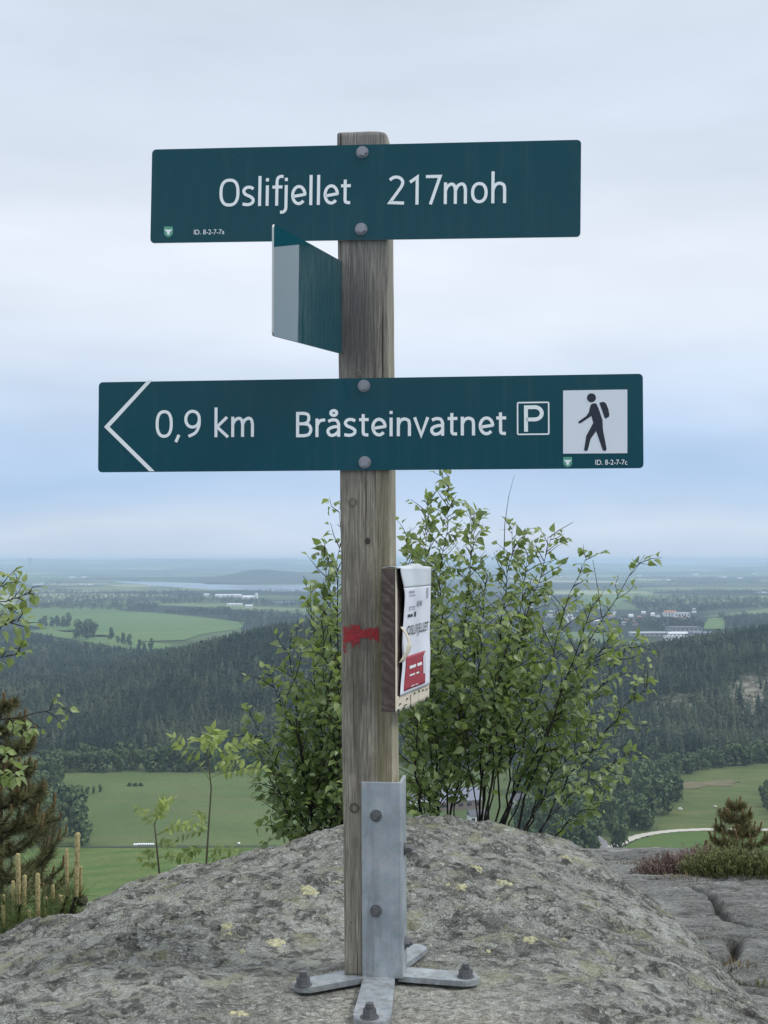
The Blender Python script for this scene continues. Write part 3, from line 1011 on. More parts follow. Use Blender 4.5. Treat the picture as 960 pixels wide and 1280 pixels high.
def inside(poly, x, y):
    c = np.zeros(len(x), bool)
    m = len(poly)
    for k in range(m):
        (x0, y0), (x1, y1) = poly[k], poly[(k + 1) % m]
        s = ((y0 > y) != (y1 > y)) & (x < (x1 - x0) * (y - y0) / (y1 - y0 + 1e-12) + x0)
        c ^= s
    return c


blob = decid_base(77, 26)
blob2 = decid_base(78, 26)
PXs, Ys = [], []
for poly, n in [([(20, 750), (20, 742), (90, 738.5), (120, 741), (240, 740), (250, 745), (255, 755), (200, 756), (195, 764), (60, 762), (20, 762)], 2600),
                ([(200, 767), (285, 762), (290, 767), (288, 770), (205, 767)], 400),
                ([(288, 776), (285, 770), (310, 766), (350, 767), (470, 770), (470, 785), (340, 782), (300, 781)], 900),
                ([(785, 757), (790, 749), (850, 745.5), (955, 749), (1040, 752), (1040, 757), (940, 761), (870, 766), (800, 764)], 2200),
                ([(896, 774), (960, 769.5), (1040, 768), (1040, 775), (905, 777)], 450),
                ([(905, 786), (908, 779), (935, 776), (1040, 777), (1040, 790), (930, 790)], 500),
                ([(765, 782), (780, 776), (870, 776), (880, 786), (830, 788)], 500),
                ([(500, 760), (500, 746), (700, 746), (770, 760), (700, 800), (520, 790)], 1500),
                ([(240, 751), (260, 747), (325, 751), (380, 756), (380, 760), (300, 757)], 500),
                ([(0, 733), (0, 728), (120, 729), (140, 731), (100, 734)], 350),
                ([(380, 742), (300, 741), (310, 738), (345, 738.5), (470, 738), (470, 744)], 350),
                ([(-20, 722), (120, 720.5), (260, 722), (255, 724), (100, 725), (-20, 724.5)], 700),
                ([(60, 715.5), (230, 714), (330, 716), (200, 718), (60, 717)], 600),
                ([(-20, 711), (140, 710), (210, 711.4), (90, 712.6), (-20, 712)], 400),
                ([(180, 708.6), (330, 708), (470, 709), (300, 709.8)], 400),
                ([(700, 723), (800, 721.5), (870, 723.5), (960, 722.5), (1040, 725), (880, 726), (760, 725)], 700),
                ([(760, 715), (880, 713.5), (1000, 714.4), (1000, 716), (860, 716.4)], 600),
                ([(700, 710.5), (860, 709.4), (930, 710.4), (800, 711.4)], 350),
                ([(800, 740.5), (870, 738), (960, 739.5), (1040, 741), (930, 743)], 500),
                ([(760, 731), (900, 727), (960, 728), (1040, 730), (900, 731.5)], 500)]:
    a = np.array(poly)
    r = np.random.default_rng(n)
    qx = r.uniform(a[:, 0].min(), a[:, 0].max(), n)
    qy = r.uniform(a[:, 1].min(), a[:, 1].max(), n)
    s = inside(poly, qx, qy)
    PXs.append(qx[s])
    Ys.append((CAM.z - ZF) * F / (qy[s] - 700))
px, Y = np.concatenate(PXs), np.concatenate(Ys)
forest_mass('distant_woodland', 'blue woodland belts between the distant fields', px, Y, 13, 22, [blob, blob2], MAT['wood_far'], 1.3, zf=np.full(len(px), ZF), seed=9, tint_shift=-0.1)


# --- trees that can be told apart ----------------------------------------
def tree_meshes(seed, n):
    bv, bf = decid_base(seed, n)
    t = np.clip(0.42 + 0.30 * np.repeat(np.random.default_rng(seed).normal(size=len(bv) // 3), 3), 0, 1)
    crown = np_mesh('crown', bv, bf, MAT['decid'], t)
    a = Acc()
    tube(a, [(0, 0, -0.03), (0.01, 0, 0.22), (0.0, 0.02, 0.5), (0.03, 0, 0.72)], [0.03, 0.024, 0.016, 0.006], 5)
    for k in range(4):
        q = k * 1.6 + seed
        tube(a, [(0, 0, 0.3 + 0.06 * k), (0.1 * math.cos(q), 0.1 * math.sin(q), 0.45 + 0.06 * k), (0.2 * math.cos(q), 0.2 * math.sin(q), 0.58 + 0.06 * k)], [0.014, 0.009, 0.004], 4)
    return crown, a.mesh('trunk', MAT['trunk'])


TREES = [tree_meshes(100 + s, 520) for s in range(6)]


def plant_tree(px, Y, h, w, label, group, z=None):
    zz = float(land_z(np.array([px]), np.array([Y]))[0]) if z is None else z
    o = thing('broadleaf_tree', label, 'tree', ((px - 480) / F * Y, Y, zz - 0.1), random.uniform(0, 6.28), group)
    c, t = random.choice(TREES)
    for nm, me in (('crown', c), ('trunk', t)):
        p = ob(nm, me, o)
        p.scale = (h * w, h * w, h)
    return o


def Yv(py, z=ZV):
    return (CAM.z - z) * F / (py - 700)


r = random.Random(5)
for k in range(74):                                         # wood right of the birch shrub
    for _ in range(50):
        py = r.uniform(972, 1066)
        px = r.uniform(640, 850)
        lim = 850 - max(0, (py - 1005)) * 1.05
        if px < lim:
            break
    plant_tree(px, Yv(py), r.uniform(14, 23), r.uniform(.75, 1.0), 'rounded green tree in the valley wood below the birch shrub', 'trees of the valley wood on the right')
for k in range(52):                                         # fringe at the foot of the hill
    px = 58 + k * 7.4 + r.uniform(-4, 4)
    plant_tree(px, Yv(964.5) + r.uniform(2, 30), r.uniform(15, 23), r.uniform(.8, 1.05), 'bushy tree in the fringe along the olive pasture', 'trees fringing the pasture on the left')
for k in range(30):
    px = 822 + k * 6 + r.uniform(-4, 4)
    by = np.interp(px, [822, 880, 945, 1010], [974, 962, 954, 956])
    plant_tree(px, Yv(by) + r.uniform(2, 26), r.uniform(12, 20), r.uniform(.8, 1.2), 'bushy tree in the fringe above the rough meadow', 'trees fringing the rough meadow')
for k in range(26):                                         # wood left of the pasture
    py = r.uniform(972, 1058)
    px = r.uniform(40, np.interp(py, [972, 1000, 1058], [84, 96, 108]))
    plant_tree(px, Yv(py), r.uniform(16, 26), r.uniform(.6, .95), 'dark rounded tree in the wood left of the pasture', 'trees of the wood left of the pasture')
for px, py, h, w in [(103, 994, 9, .9), (112, 991, 6, .8), (120, 990, 6, .7), (128, 988, 6, .9)]:
    plant_tree(px, Yv(py), h, w, 'small tree in the short row standing on the olive pasture', 'row of trees on the pasture')
for px in (164, 171, 178):
    plant_tree(px, Yv(981), 3.2, 1.8, 'low bush standing alone on the olive pasture', 'low bushes on the pasture')
for k in range(12):
    px = 955 + r.uniform(-8, 70)
    plant_tree(px, Yv(r.uniform(985, 1030)), r.uniform(10, 16), r.uniform(.7, .9), 'tree at the right edge of the rough meadow', 'trees right of the rough meadow')
for px, py, h, w, wd in [(100, 799, 44, .85, 'leftmost'), (110, 800, 48, .85, 'tallest, middle'), (118, 798, 38, .9, 'rightmost')]:
    plant_tree(px, Yv(py, ZF), h, w, wd + ' dark tree of the round clump on the far field', 'round clump of trees on the far field', ZF)
for px in (52, 57, 66, 72, 80, 86):
    plant_tree(px, Yv(784, ZF), r.uniform(22, 38), .8, 'tree in the hedge left of the round clump', 'hedge trees left of the round clump', ZF)
for px, py in [(140, 800), (148, 804), (155, 806), (162, 808), (175, 811), (181, 812), (190, 812)]:
    plant_tree(px, Yv(py, ZF), r.uniform(16, 30), .7, 'tree in the broken hedge right of the round clump', 'hedge trees right of the round clump', ZF)


# --- buildings ------------------------------------------------------------
def building(name, label, px, base_py, w, d, h, rh, wall, roof, rz=0.0, z=ZF, group=None, windows=0, flat=False):
    p = G(px, base_py, z)
    o = thing(name, label, 'building', (p.x, p.y + d / 2, z), rz, group)
    bm = bmesh.new()
    if flat:
        bm_box(bm, -w / 2, w / 2, -d / 2, d / 2, -1, h)
    else:
        vs = []
        for y in (-d / 2, d / 2):
            vs.append([bm.verts.new(c) for c in ((-w / 2, y, -1), (w / 2, y, -1), (w / 2, y, h), (-w / 2, y, h))])
        bm.faces.new(vs[0])
        bm.faces.new(vs[1])
        for k in range(4):
            bm.faces.new((vs[0][k], vs[0][(k + 1) % 4], vs[1][(k + 1) % 4], vs[1][k]))
    ob('wall', bm_mesh('wall', bm, wall), o)
    bm = bmesh.new()
    e = 0.5
    if flat:
        bm_box(bm, -w / 2 - e, w / 2 + e, -d / 2 - e, d / 2 + e, h + 0.02, h + rh)
    else:
        a = [bm.verts.new(c) for c in ((-w / 2 - e, -d / 2 - e, h), (w / 2 + e, -d / 2 - e, h), (w / 2 + e, 0, h + rh), (-w / 2 - e, 0, h + rh), (-w / 2 - e, d / 2 + e, h), (w / 2 + e, d / 2 + e, h))]
        for f in ((0, 1, 2, 3), (3, 2, 5, 4), (0, 3, 4), (1, 5, 2), (0, 4, 5, 1)):
            bm.faces.new([a[k] for k in f])
    ob('roof', bm_mesh('roof', bm, roof), o)
    if windows:
        bm = bmesh.new()
        bm_box(bm, -0.5, 0.5, -0.06, 0.06, -0.6, 0.6)
        wm = bm_mesh('window', bm, MAT['glass'])
        for k in range(windows):
            q = ob('window', wm, o)
            q.location = (-w / 2 + w * (k + .5) / windows, -d / 2 - 0.03, h * 0.55)
            s = min(w / windows * 0.55, 4.5)
            q.scale = (s, 1, h * 0.3)
    return o


W, GY, RD = MAT['wall_w'], MAT['wall_g'], MAT['wall_r']
B = building
B('barn', 'long barn with blue-grey roof behind the birch stems', 572, 1012, 30, 13, 5.5, 7.5, MAT['wall_b'], MAT['roof_b'], 0.35, ZV, None, 5)
B('farmhouse', 'small pale house right of the barn behind the birch stems', 650, 1010, 11, 8, 5, 4, W, MAT['roof_d'], -0.3, ZV, None, 3)
B('farmhouse', 'white house in front of the barn behind the birch stems', 598, 1030, 12, 8, 5, 3.5, W, MAT['roof_d'], 0.2, ZV, None, 3)
B('shed', 'low pale shed left of the barn behind the birch stems', 524, 1006, 12, 8, 4, 3, W, MAT['roof_d'], 0.1, ZV)
for lb, px, py, w, d, h, rh, wl, rf, win in [
    ('bright white low hall nearest the wooded ridge', 844, 800.5, 42, 18, 8, 1.2, W, MAT['roof_l'], 6),
    ('pale stepped hall just behind the bright white hall', 848, 796, 44, 22, 7, 4, W, MAT['roof_l'], 5),
    ('long dark hall with pale roof left of the white halls', 812, 795.5, 84, 26, 7, 2, GY, MAT['roof_l'], 8),
    ('large hall with dark roof behind the white halls', 858, 789.5, 74, 60, 8, 2, GY, MAT['roof_d'], 7),
    ('wide blue-roofed hall right of the white halls', 884, 797, 62, 40, 9, 2, MAT['wall_g'], MAT['roof_b'], 6),
    ('small white hall at the foot of the wooded ridge', 899, 796.5, 16, 14, 7, 1, W, MAT['roof_l'], 2),
    ('white hall right of the small white hall', 911, 795, 22, 16, 7, 1, W, MAT['roof_l'], 3),
    ('rightmost white hall above the wooded ridge', 946, 792.5, 14, 14, 7, 1, W, MAT['roof_l'], 2),
    ('white shed beside the rightmost white hall', 955, 792, 12, 14, 6, 1, W, MAT['roof_l'], 2),
    ('white block in the middle of the distant town', 853, 772, 44, 24, 13, 2, W, MAT['roof_l'], 5),
    ('pale building left of the white block in the town', 838, 770.5, 36, 24, 12, 6, W, MAT['roof_o'], 4)]:
    B('industrial_hall', lb, px, py, w, d, h, rh, wl, rf, 0.06, ZF, 'halls of the distant industrial estate', win, flat=rh < 3)
r = random.Random(21)
for k in range(30):
    px, py = r.uniform(762, 870), r.uniform(764, 783)
    if 828 < px < 866 and py < 775:
        continue
    B('house', 'small pale house among trees in the distant town', px, py, r.uniform(9, 15), r.uniform(8, 11), r.uniform(5, 7), 4, r.choice([W, W, GY]),
      r.choice([MAT['roof_o'], MAT['roof_d'], MAT['roof_l']]), r.uniform(-.6, .6), ZF, 'houses of the distant town')
for k in range(26):
    px, py = r.uniform(620, 760), r.uniform(742, 790)
    B('house', 'pale house glimpsed through the birch shrub', px, py, r.uniform(12, 26), r.uniform(9, 14), r.uniform(5, 8), 3.5, r.choice([W, W, GY]),
      r.choice([MAT['roof_d'], MAT['roof_l']]), r.uniform(-.5, .5), ZF, 'houses seen through the birch shrub')
for lb, px, py, w, d, h, rh, rf in [
    ('long white farm hall in front of the lake', 285, 746.5, 120, 30, 9, 5, MAT['roof_l']),
    ('white hall sloping towards the silo', 310, 749, 50, 40, 8, 8, MAT['roof_l']),
    ('white barn at the far left before the lake', 258, 745.5, 26, 20, 9, 4, MAT['roof_l']),
    ('white barn standing alone below the long farm hall', 293, 757.5, 56, 22, 7, 3, MAT['roof_l']),
    ('white house below the silo', 311, 760, 26, 14, 8, 4, MAT['roof_l'])]:
    B('farm_building', lb, px, py, w, d, h, rh, W, rf, 0.05, ZF, 'white farm by the lake', 4)
p = G(320.5, 749, ZF)
silo = thing('silo', 'tall white silo at the right end of the lakeside farm', 'silo', tuple(p))
a = Acc()
tube(a, [(0, 0, -1), (0, 0, 13), (0, 0, 25)], 6.5, 16)
ob('tower', a.mesh('tower', W, True), silo)
a = Acc()
tube(a, [(0, 0, 25), (0, 0, 26.6), (0, 0, 28)], [6.7, 4.2, 0.4], 16)
ob('roof', a.mesh('roof', MAT['roof_l'], True), silo)
for px, py in [(90, 722.5), (104, 722.2), (44, 731.5), (51, 731.2), (103, 731.5), (112, 731.6), (100, 750.5), (182, 712.5), (836, 726), (770, 730.5), (905, 722.5), (926, 723.5), (800, 721), (700, 722.5), (640, 721.5), (870, 719), (944, 718), (955, 741.5)]:
    Yh = (CAM.z - ZF) * F / (py - 700)
    B('far_farm', 'white far-off farm building on the hazy plain', px, py, Yh / F * r.uniform(4, 8), 60, Yh / F * 1.2, Yh / F * 0.6, W, MAT['roof_l'], 0.1, ZF, 'far-off farms on the hazy plain')
Yt = 16500
ph = P(37.5, 703.5, Yt)
tw = thing('apartment_tower', 'square tower block alone on the left horizon', 'building', (ph.x, Yt, ph.z))
bm = bmesh.new()
bm_box(bm, -26, 26, -20, 20, -50, 56)
ob('wall', bm_mesh('wall', bm, GY), tw)
bm = bmesh.new()
bm_box(bm, -22, 22, -16, 16, 56.1, 62)
ob('roof', bm_mesh('roof', bm, MAT['roof_d']), tw)

# white wrapped bales on the line between the meadows
bm = bmesh.new()
bmesh.ops.create_cone(bm, cap_ends=True, segments=16, radius1=0.72, radius2=0.72, depth=1.25)
bmesh.ops.bevel(bm, geom=[e for e in bm.edges if abs(e.verts[0].co.z - e.verts[1].co.z) < .01], offset=0.12, segments=2, affect='EDGES')
bmesh.ops.rotate(bm, verts=bm.verts, matrix=Matrix.Rotation(math.pi / 2, 3, 'Y'))
bale = bm_mesh('hay_bale', bm, MAT['wrap'], True)
for k in range(9):
    p = G(168 + k * 2.9, 1058.6 - (k > 1) * 0.4, ZV)
    thing('hay_bale', 'white wrapped bale in the row at the meadow edge', 'bale', (p.x, p.y, ZV + 1.25), random.uniform(-.1, .1), 'row of white bales', bale)
p = G(298.5, 1057, ZV)
thing('hay_bale', 'single white wrapped bale right of the rowan sapling', 'bale', (p.x, p.y, ZV + 1.25), 0.6, None, bale)
for px, py, s, lb in [(850, 1013, 1.9, 'larger pale boulder in the rough meadow'), (894, 1010, 1.4, 'smaller pale boulder in the rough meadow')]:
    bm = bmesh.new()
    bmesh.ops.create_icosphere(bm, subdivisions=2, radius=s)
    for v in bm.verts:
        v.co *= 1 + random.uniform(-.2, .2)
        v.co.z *= 0.7
    p = G(px, py, ZV)
    thing('meadow_boulder', lb, 'boulder', (p.x, p.y, ZV + 0.8), 0, None, bm_mesh('meadow_boulder', bm, MAT['gravel']))


# ------------------------------------------------------------------ haze
bm = bmesh.new()
bm_box(bm, -95000, 95000, -4000, 44000, -173, 33)
kz = M('haze')
kz.t.nodes.remove(kz.b)
pv = kz.n('ShaderNodeVolumePrincipled', {'Color': (0.62, 0.80, 1.0, 1), 'Density': 0.000080, 'Anisotropy': 0.0})
kz.t.links.new(pv.outputs[0], kz.out.inputs['Volume'])
hz = ob('haze', bm_mesh('haze', bm, kz.m))
hz['kind'] = 'stuff'
hz['label'] = 'pale blue haze over the valley'


# ------------------------------------------------------------------ signpost
TH = math.radians(6.3)
base = P(462, 1222, POST_FRONT_Y)
HD = 0.051                                             # half depth of the timber
root_loc = Vector((base.x + HD * math.sin(TH), base.y + HD * math.cos(TH), 0))
sp = thing('signpost', 'weathered timber signpost with green trail signs bolted on the rock', 'signpost', root_loc, -TH)
Mw = Matrix.Translation(root_loc) @ Matrix.Rotation(-TH, 4, 'Z')
Mi = Mw.inverted()


def L(px, py, ly):
    o = Mi @ CAM
    d = Mi.to_3x3() @ ray(px, py)
    t = (ly - o.y) / d.y
    return o + d * t


def Lg(px, py, z):
    return Mi @ G(px, py, z)


def hexbolt(name, parent, loc, axis, r=0.0105, h=0.007, stub=0.0, washer=0.0, mat=None, mat_w=None, spin=0.3):
    """hex head or nut with optional washer and threaded stub; axis is the outward direction"""
    bm = bmesh.new()

    def cyl(rad, z0, z1, seg, bev=0.0, top=1.0):
        m = bmesh.ops.create_cone(bm, cap_ends=True, segments=seg, radius1=rad, radius2=rad * top, depth=z1 - z0)
        for v in m['verts']:
            v.co.z += (z0 + z1) / 2
        if bev:
            es = [e for e in {e for v in m['verts'] for e in v.link_edges} if all(v.co.z > (z0 + z1) / 2 for v in e.verts)]
            bmesh.ops.bevel(bm, geom=es, offset=bev, segments=2, affect='EDGES')
    z = 0
    if washer:
        cyl(washer, 0, 0.0022, 24, 0.0006)
        z = 0.0023
    cyl(r, z, z + h, 6, r * 0.16)
    if stub:
        zz = z + h + 0.0003
        n = max(2, int(stub / 0.0022))
        for k in range(n):
            cyl(r * (0.60 if k < n - 1 else 0.5), zz + k * stub / n, zz + (k + 0.55) * stub / n, 12)
            cyl(r * 0.52, zz + (k + 0.55) * stub / n, zz + (k + 1) * stub / n, 12)
    o = ob(name, bm_mesh(name, bm, mat or MAT['nut']), parent)
    q = Vector(axis).to_track_quat('Z', 'Y') @ Matrix.Rotation(spin, 4, 'Z').to_quaternion()
    o.rotation_mode = 'QUATERNION'
    o.rotation_quaternion = q
    o.location = loc
    return o


# --- timber
pl, pr = L(430, 1222, -HD).x, L(494, 1222, -HD).x
ptop = L(455, 163, -HD).z
pbot = 0.0125
lean = (L(421, 164, -HD).x - pl) / ptop
hw = (pr - pl) / 2
pc = (pl + pr) / 2
prof = []
rr = 0.0035
for cx, cy, a0 in ((hw - rr, -HD + rr, -90), (hw - rr, HD - rr, 0), (-hw + rr, HD - rr, 90), (-hw + rr, -HD + rr, 180)):
    for k in range(4):
        t = math.radians(a0 + 30 * k)
        prof.append((cx + rr * math.cos(t), cy + rr * math.sin(t)))
# points along the faces so that the grain can be uneven
full = []
for k in range(len(prof)):
    a, b = prof[k], prof[(k + 1) % len(prof)]
    full.append(a)
    if math.dist(a, b) > 0.02:
        for t in np.linspace(0, 1, 11)[1:-1]:
            full.append((a[0] + (b[0] - a[0]) * t, a[1] + (b[1] - a[1]) * t))
prof = np.array(full)
nz_, npf = 220, len(prof)
zs = np.linspace(pbot, ptop - 0.004, nz_)
Vp, Qp = [], []
for z in zs:
    nn = np.linalg.norm(prof, axis=1)
    dsp = 0.0009 * vnoise(prof[:, 0] * 170, prof[:, 1] * 170, np.full(npf, z * 7.0)) + 0.0006 * vnoise(prof[:, 0] * 40, prof[:, 1] * 40, np.full(npf, z * 14.0))
    Vp.append(np.stack([prof[:, 0] * (1 + dsp / nn) + pc + lean * z, prof[:, 1] * (1 + dsp / nn), np.full(npf, z)], 1))
top = prof * np.array([(hw - 0.003) / hw, (HD - 0.003) / HD])
tops = ptop - 0.0012 + 0.0008 * vnoise(prof[:, 0] * 60, prof[:, 1] * 60, 1.0)
cut = np.clip((prof[:, 0] - hw * 0.72) / (hw * 0.28), 0, 1)
tops = tops - 0.004 * cut
Vp[-1][:, 2] -= 0.004 * cut
Vp.append(np.stack([top[:, 0] + pc + lean * ptop, top[:, 1], tops], 1))
Vp = np.concatenate(Vp)
for k in range(nz_):
    for j in range(npf):
        j2 = (j + 1) % npf
        Qp.append((k * npf + j, k * npf + j2, (k + 1) * npf + j2, (k + 1) * npf + j))
me = bpy.data.meshes.new('post')
me.from_pydata([tuple(v) for v in Vp], [], Qp + [tuple(range(nz_ * npf, (nz_ + 1) * npf)), tuple(reversed(range(npf)))])
for p in me.polygons:
    p.use_smooth = len(p.vertices) == 4
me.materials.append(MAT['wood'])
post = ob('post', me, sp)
post['label'] = 'grey weathered square timber post'


def splash(name, parent, px0, px1, py0, py1, ly, mat, fn, n=90, m=70):
    """thin skin of paint lying on the face of the timber"""
    bm = bmesh.new()
    grid = {}
    xs_, ys_ = np.linspace(px0, px1, n), np.linspace(py0, py1, m)
    for a in range(n - 1):
        for b in range(m - 1):
            if fn((xs_[a] + xs_[a + 1]) / 2, (ys_[b] + ys_[b + 1]) / 2):
                f = []
                for (i_, j_) in ((a, b), (a, b + 1), (a + 1, b + 1), (a + 1, b)):
                    if (i_, j_) not in grid:
                        grid[(i_, j_)] = bm.verts.new(L(xs_[i_], ys_[j_], ly))
                    f.append(grid[(i_, j_)])
                bm.faces.new(f)
    return ob(name, bm_mesh(name, bm, mat), parent)


def red_fn(x, y):
    c = fbm(x * 0.35, y * 0.10, 2.0, 3)
    top = 781 + 1.5 * c + 3 * abs(vnoise(x * 0.6, 3.3, 1.0)) + (3 if x > 450 else 0)
    bot = 806 + 6 * vnoise(x * 0.45, 7.7, 2.0) + (10 if x < 433 else 0) - (5 if x > 450 else 0)
    if 450 < x < 457 and (y < 787 or y > 797):
        return False
    return top < y < bot and fbm(x * 0.45, y * 1.5, 5.0, 3) > -0.55 + 0.5 * (abs(y - 793) > 9)


rm = splash('paint_mark', post, 429.0, 473.5, 778, 822, -HD - 0.0016, MAT['red'], red_fn)
rm['label'] = 'red trail blaze daubed on the timber'


def disc(name, parent, px, py, r, ly, mat, ring=False):
    c = L(px, py, ly)
    bm = bmesh.new()
    seg = 18
    ri = r * 0.62 if ring else 0
    a = [bm.verts.new((c.x + r * (1 + .12 * math.sin(3 * k)) * math.cos(2 * math.pi * k / seg), ly, c.z + 1.1 * r * math.sin(2 * math.pi * k / seg))) for k in range(seg)]
    if ring:
        b = [bm.verts.new((c.x + ri * math.cos(2 * math.pi * k / seg), ly - 0.0006, c.z + 1.1 * ri * math.sin(2 * math.pi * k / seg))) for k in range(seg)]
        for k in range(seg):
            bm.faces.new((a[k], a[(k + 1) % seg], b[(k + 1) % seg], b[k]))
    else:
        bm.faces.new(a)
        r2 = bmesh.ops.extrude_face_region(bm, geom=bm.faces[:])
        for v in r2['geom']:
            if isinstance(v, bmesh.types.BMVert):
                v.co.y -= 0.0012
                v.co.x = c.x + (v.co.x - c.x) * 0.8
                v.co.z = c.z + (v.co.z - c.z) * 0.8
    return ob(name, bm_mesh(name, bm, mat), parent)


MAT['knot_ring'] = simple('knot_ring', (0.09, 0.075, 0.06), 0.9, 0, 0.4, 150, 0.5)
disc('knot', post, 459.5, 676, 0.0052, -HD - 0.0012, MAT['knot'])
disc('knot', post, 443, 1010, 0.0085, -HD - 0.0012, MAT['knot_ring'], True)
MAT['knot_pale'] = simple('pale_knot', (0.15, 0.13, 0.11), 0.9, 0, 0.4, 150, 0.5)
disc('knot', post, 441, 628, 0.008, -HD - 0.0012, MAT['knot_pale'], True)
disc('knot', post, 448, 467, 0.006, -HD - 0.0012, MAT['knot_pale'], True)


# --- lettering: a narrow monoline sign face drawn as strokes (cap height 1)
def arc(cx, cy, rx, ry, a0, a1, n=14, p=2.0):
    o = []
    for k in range(n + 1):
        t = math.radians(a0 + (a1 - a0) * k / n)
        c, s = math.cos(t), math.sin(t)
        o.append((cx + rx * math.copysign(abs(c) ** (2 / p), c), cy + ry * math.copysign(abs(s) ** (2 / p), s)))
    return o


def crv(pts, n=6):
    o = []
    q = [pts[0]] + list(pts) + [pts[-1]]
    for k in range(1, len(q) - 2):
        for j in range(n):
            t = j / n
            a, b, c, d = q[k - 1], q[k], q[k + 1], q[k + 2]
            o.append(tuple(0.5 * (2 * b[i] + (c[i] - a[i]) * t + (2 * a[i] - 5 * b[i] + 4 * c[i] - d[i]) * t * t + (3 * b[i] - a[i] - 3 * c[i] + d[i]) * t ** 3) for i in (0, 1)))
    o.append(pts[-1])
    return o


def arch(x0, x1):
    return crv([(x0, 0.44), (x0 + .06, 0.60), (x0 + .17, 0.67), (x1 - .03, 0.61), (x1, 0.46)]) + [(x1, 0.0)]


a_body = [crv([(.08, .61), (.20, .67), (.33, .64), (.385, .50)]) + [(.385, 0)], crv([(.385, .40), (.24, .39), (.10, .31), (.075, .18), (.15, .065), (.28, .09), (.385, .22)])]
GL = {
    'O': (.66, [arc(.33, .5, .25, .445, 0, 360, 36, 2.5)]),
    '0': (.56, [arc(.28, .5, .20, .445, 0, 360, 36, 2.4)]),
    's': (.45, [crv([(.375, .615), (.28, .675), (.16, .66), (.09, .55), (.14, .43), (.27, .35), (.365, .25), (.345, .12), (.22, .055), (.06, .085)])]),
    'l': (.22, [[(.11, 1.07), (.11, 0)]]),
    'i': (.22, [[(.11, .73), (.11, 0)], [(.11, .87), (.11, .99)]]),
    'f': (.33, [crv([(.36, 1.03), (.27, 1.04), (.19, .97), (.17, .82)]) + [(.17, 0)], [(.04, .665), (.33, .665)]]),
    'j': (.22, [[(.11, .73)] + crv([(.11, .0), (.10, -.13), (.04, -.22), (-.06, -.235)]), [(.11, .87), (.11, .99)]]),
    'e': (.50, [[(.09, .315), (.43, .385)] + arc(.26, .365, .178, .305, 8, 318, 26)]),
    't': (.36, [[(.16, .88), (.16, .2)] + crv([(.16, .17), (.19, .08), (.31, .06)]), [(.04, .665), (.32, .665)]]),
    '2': (.56, [crv([(.08, .85), (.19, .935), (.33, .93), (.43, .82), (.42, .66), (.30, .44), (.09, .085)]) + [(.48, .06)]]),
    '1': (.46, [[(.08, .76), (.28, .93), (.28, 0)]]),
    '7': (.50, [[(.06, .94), (.45, .94), (.19, 0)]]),
    'm': (.76, [[(.1, .73), (.1, 0)], arch(.1, .375), arch(.375, .65)]),
    'o': (.54, [arc(.27, .365, .185, .305, 0, 360, 30, 2.2)]),
    'h': (.53, [[(.1, 1.07), (.1, 0)], arch(.1, .42)]),
    'n': (.53, [[(.1, .73), (.1, 0)], arch(.1, .42)]),
    'k': (.47, [[(.1, 1.07), (.1, 0)], [(.41, .72), (.13, .37), (.44, 0)]]),
    ',': (.25, [[(.14, .10), (.05, -.16)]]),
    '9': (.56, [arc(.27, .66, .19, .285, 0, 360, 28, 2.1), crv([(.46, .66), (.45, .42), (.36, .18), (.16, .04)])]),
    'B': (.57, [[(.1, 0), (.1, .94), (.29, .94)] + crv([(.29, .94), (.40, .89), (.43, .74), (.39, .59), (.28, .53)]) + [(.1, .53)],
                [(.28, .53)] + crv([(.28, .53), (.43, .48), (.49, .30), (.43, .11), (.29, .06)]) + [(.1, .06)]]),
    'r': (.35, [[(.1, .73), (.1, 0)], crv([(.1, .44), (.16, .60), (.24, .66), (.34, .665)])]),
    'a': (.49, a_body),
    'å': (.49, a_body + [arc(.24, .94, .085, .095, 0, 360, 18)]),
    'v': (.46, [[(.04, .73), (.23, .03), (.42, .73)]]),
    'P': (.55, [[(.1, 0), (.1, .92)] + [(.36, .92)] + arc(.36, .69, .2, .23, 90, -90, 14) + [(.1, .46)]]),
    ' ': (.27, []),
}


def ribbon(bm, pts, hwid, y, closed=False):
    q = [pts[0]]
    for p in pts[1:]:
        if math.dist(p, q[-1]) > 1e-6:
            q.append(p)
    if closed or (math.dist(q[0], q[-1]) < 1e-5):
        closed = True
        q = q[:-1]
    n = len(q)
    Lv, Rv = [], []
    for k in range(n):
        a = q[(k - 1) % n] if (closed or k > 0) else None
        b = q[(k + 1) % n] if (closed or k < n - 1) else None
        c = q[k]
        if a is None:
            d = Vector((b[0] - c[0], b[1] - c[1])).normalized()
            nn, m = Vector((-d.y, d.x)), 1
        elif b is None:
            d = Vector((c[0] - a[0], c[1] - a[1])).normalized()
            nn, m = Vector((-d.y, d.x)), 1
        else:
            d1 = Vector((c[0] - a[0], c[1] - a[1])).normalized()
            d2 = Vector((b[0] - c[0], b[1] - c[1])).normalized()
            d = d1 + d2
            if d.length < 1e-4:
                d = d1
            d.normalize()
            nn = Vector((-d.y, d.x))
            m = min(2.2, 1 / max(0.35, nn.dot(Vector((-d1.y, d1.x)))))
        Lv.append(bm.verts.new((c[0] + nn.x * hwid * m, y, c[1] + nn.y * hwid * m)))
        Rv.append(bm.verts.new((c[0] - nn.x * hwid * m, y, c[1] - nn.y * hwid * m)))
    for k in range(n if closed else n - 1):
        k2 = (k + 1) % n
        bm.faces.new((Lv[k], Rv[k], Rv[k2], Lv[k2]))


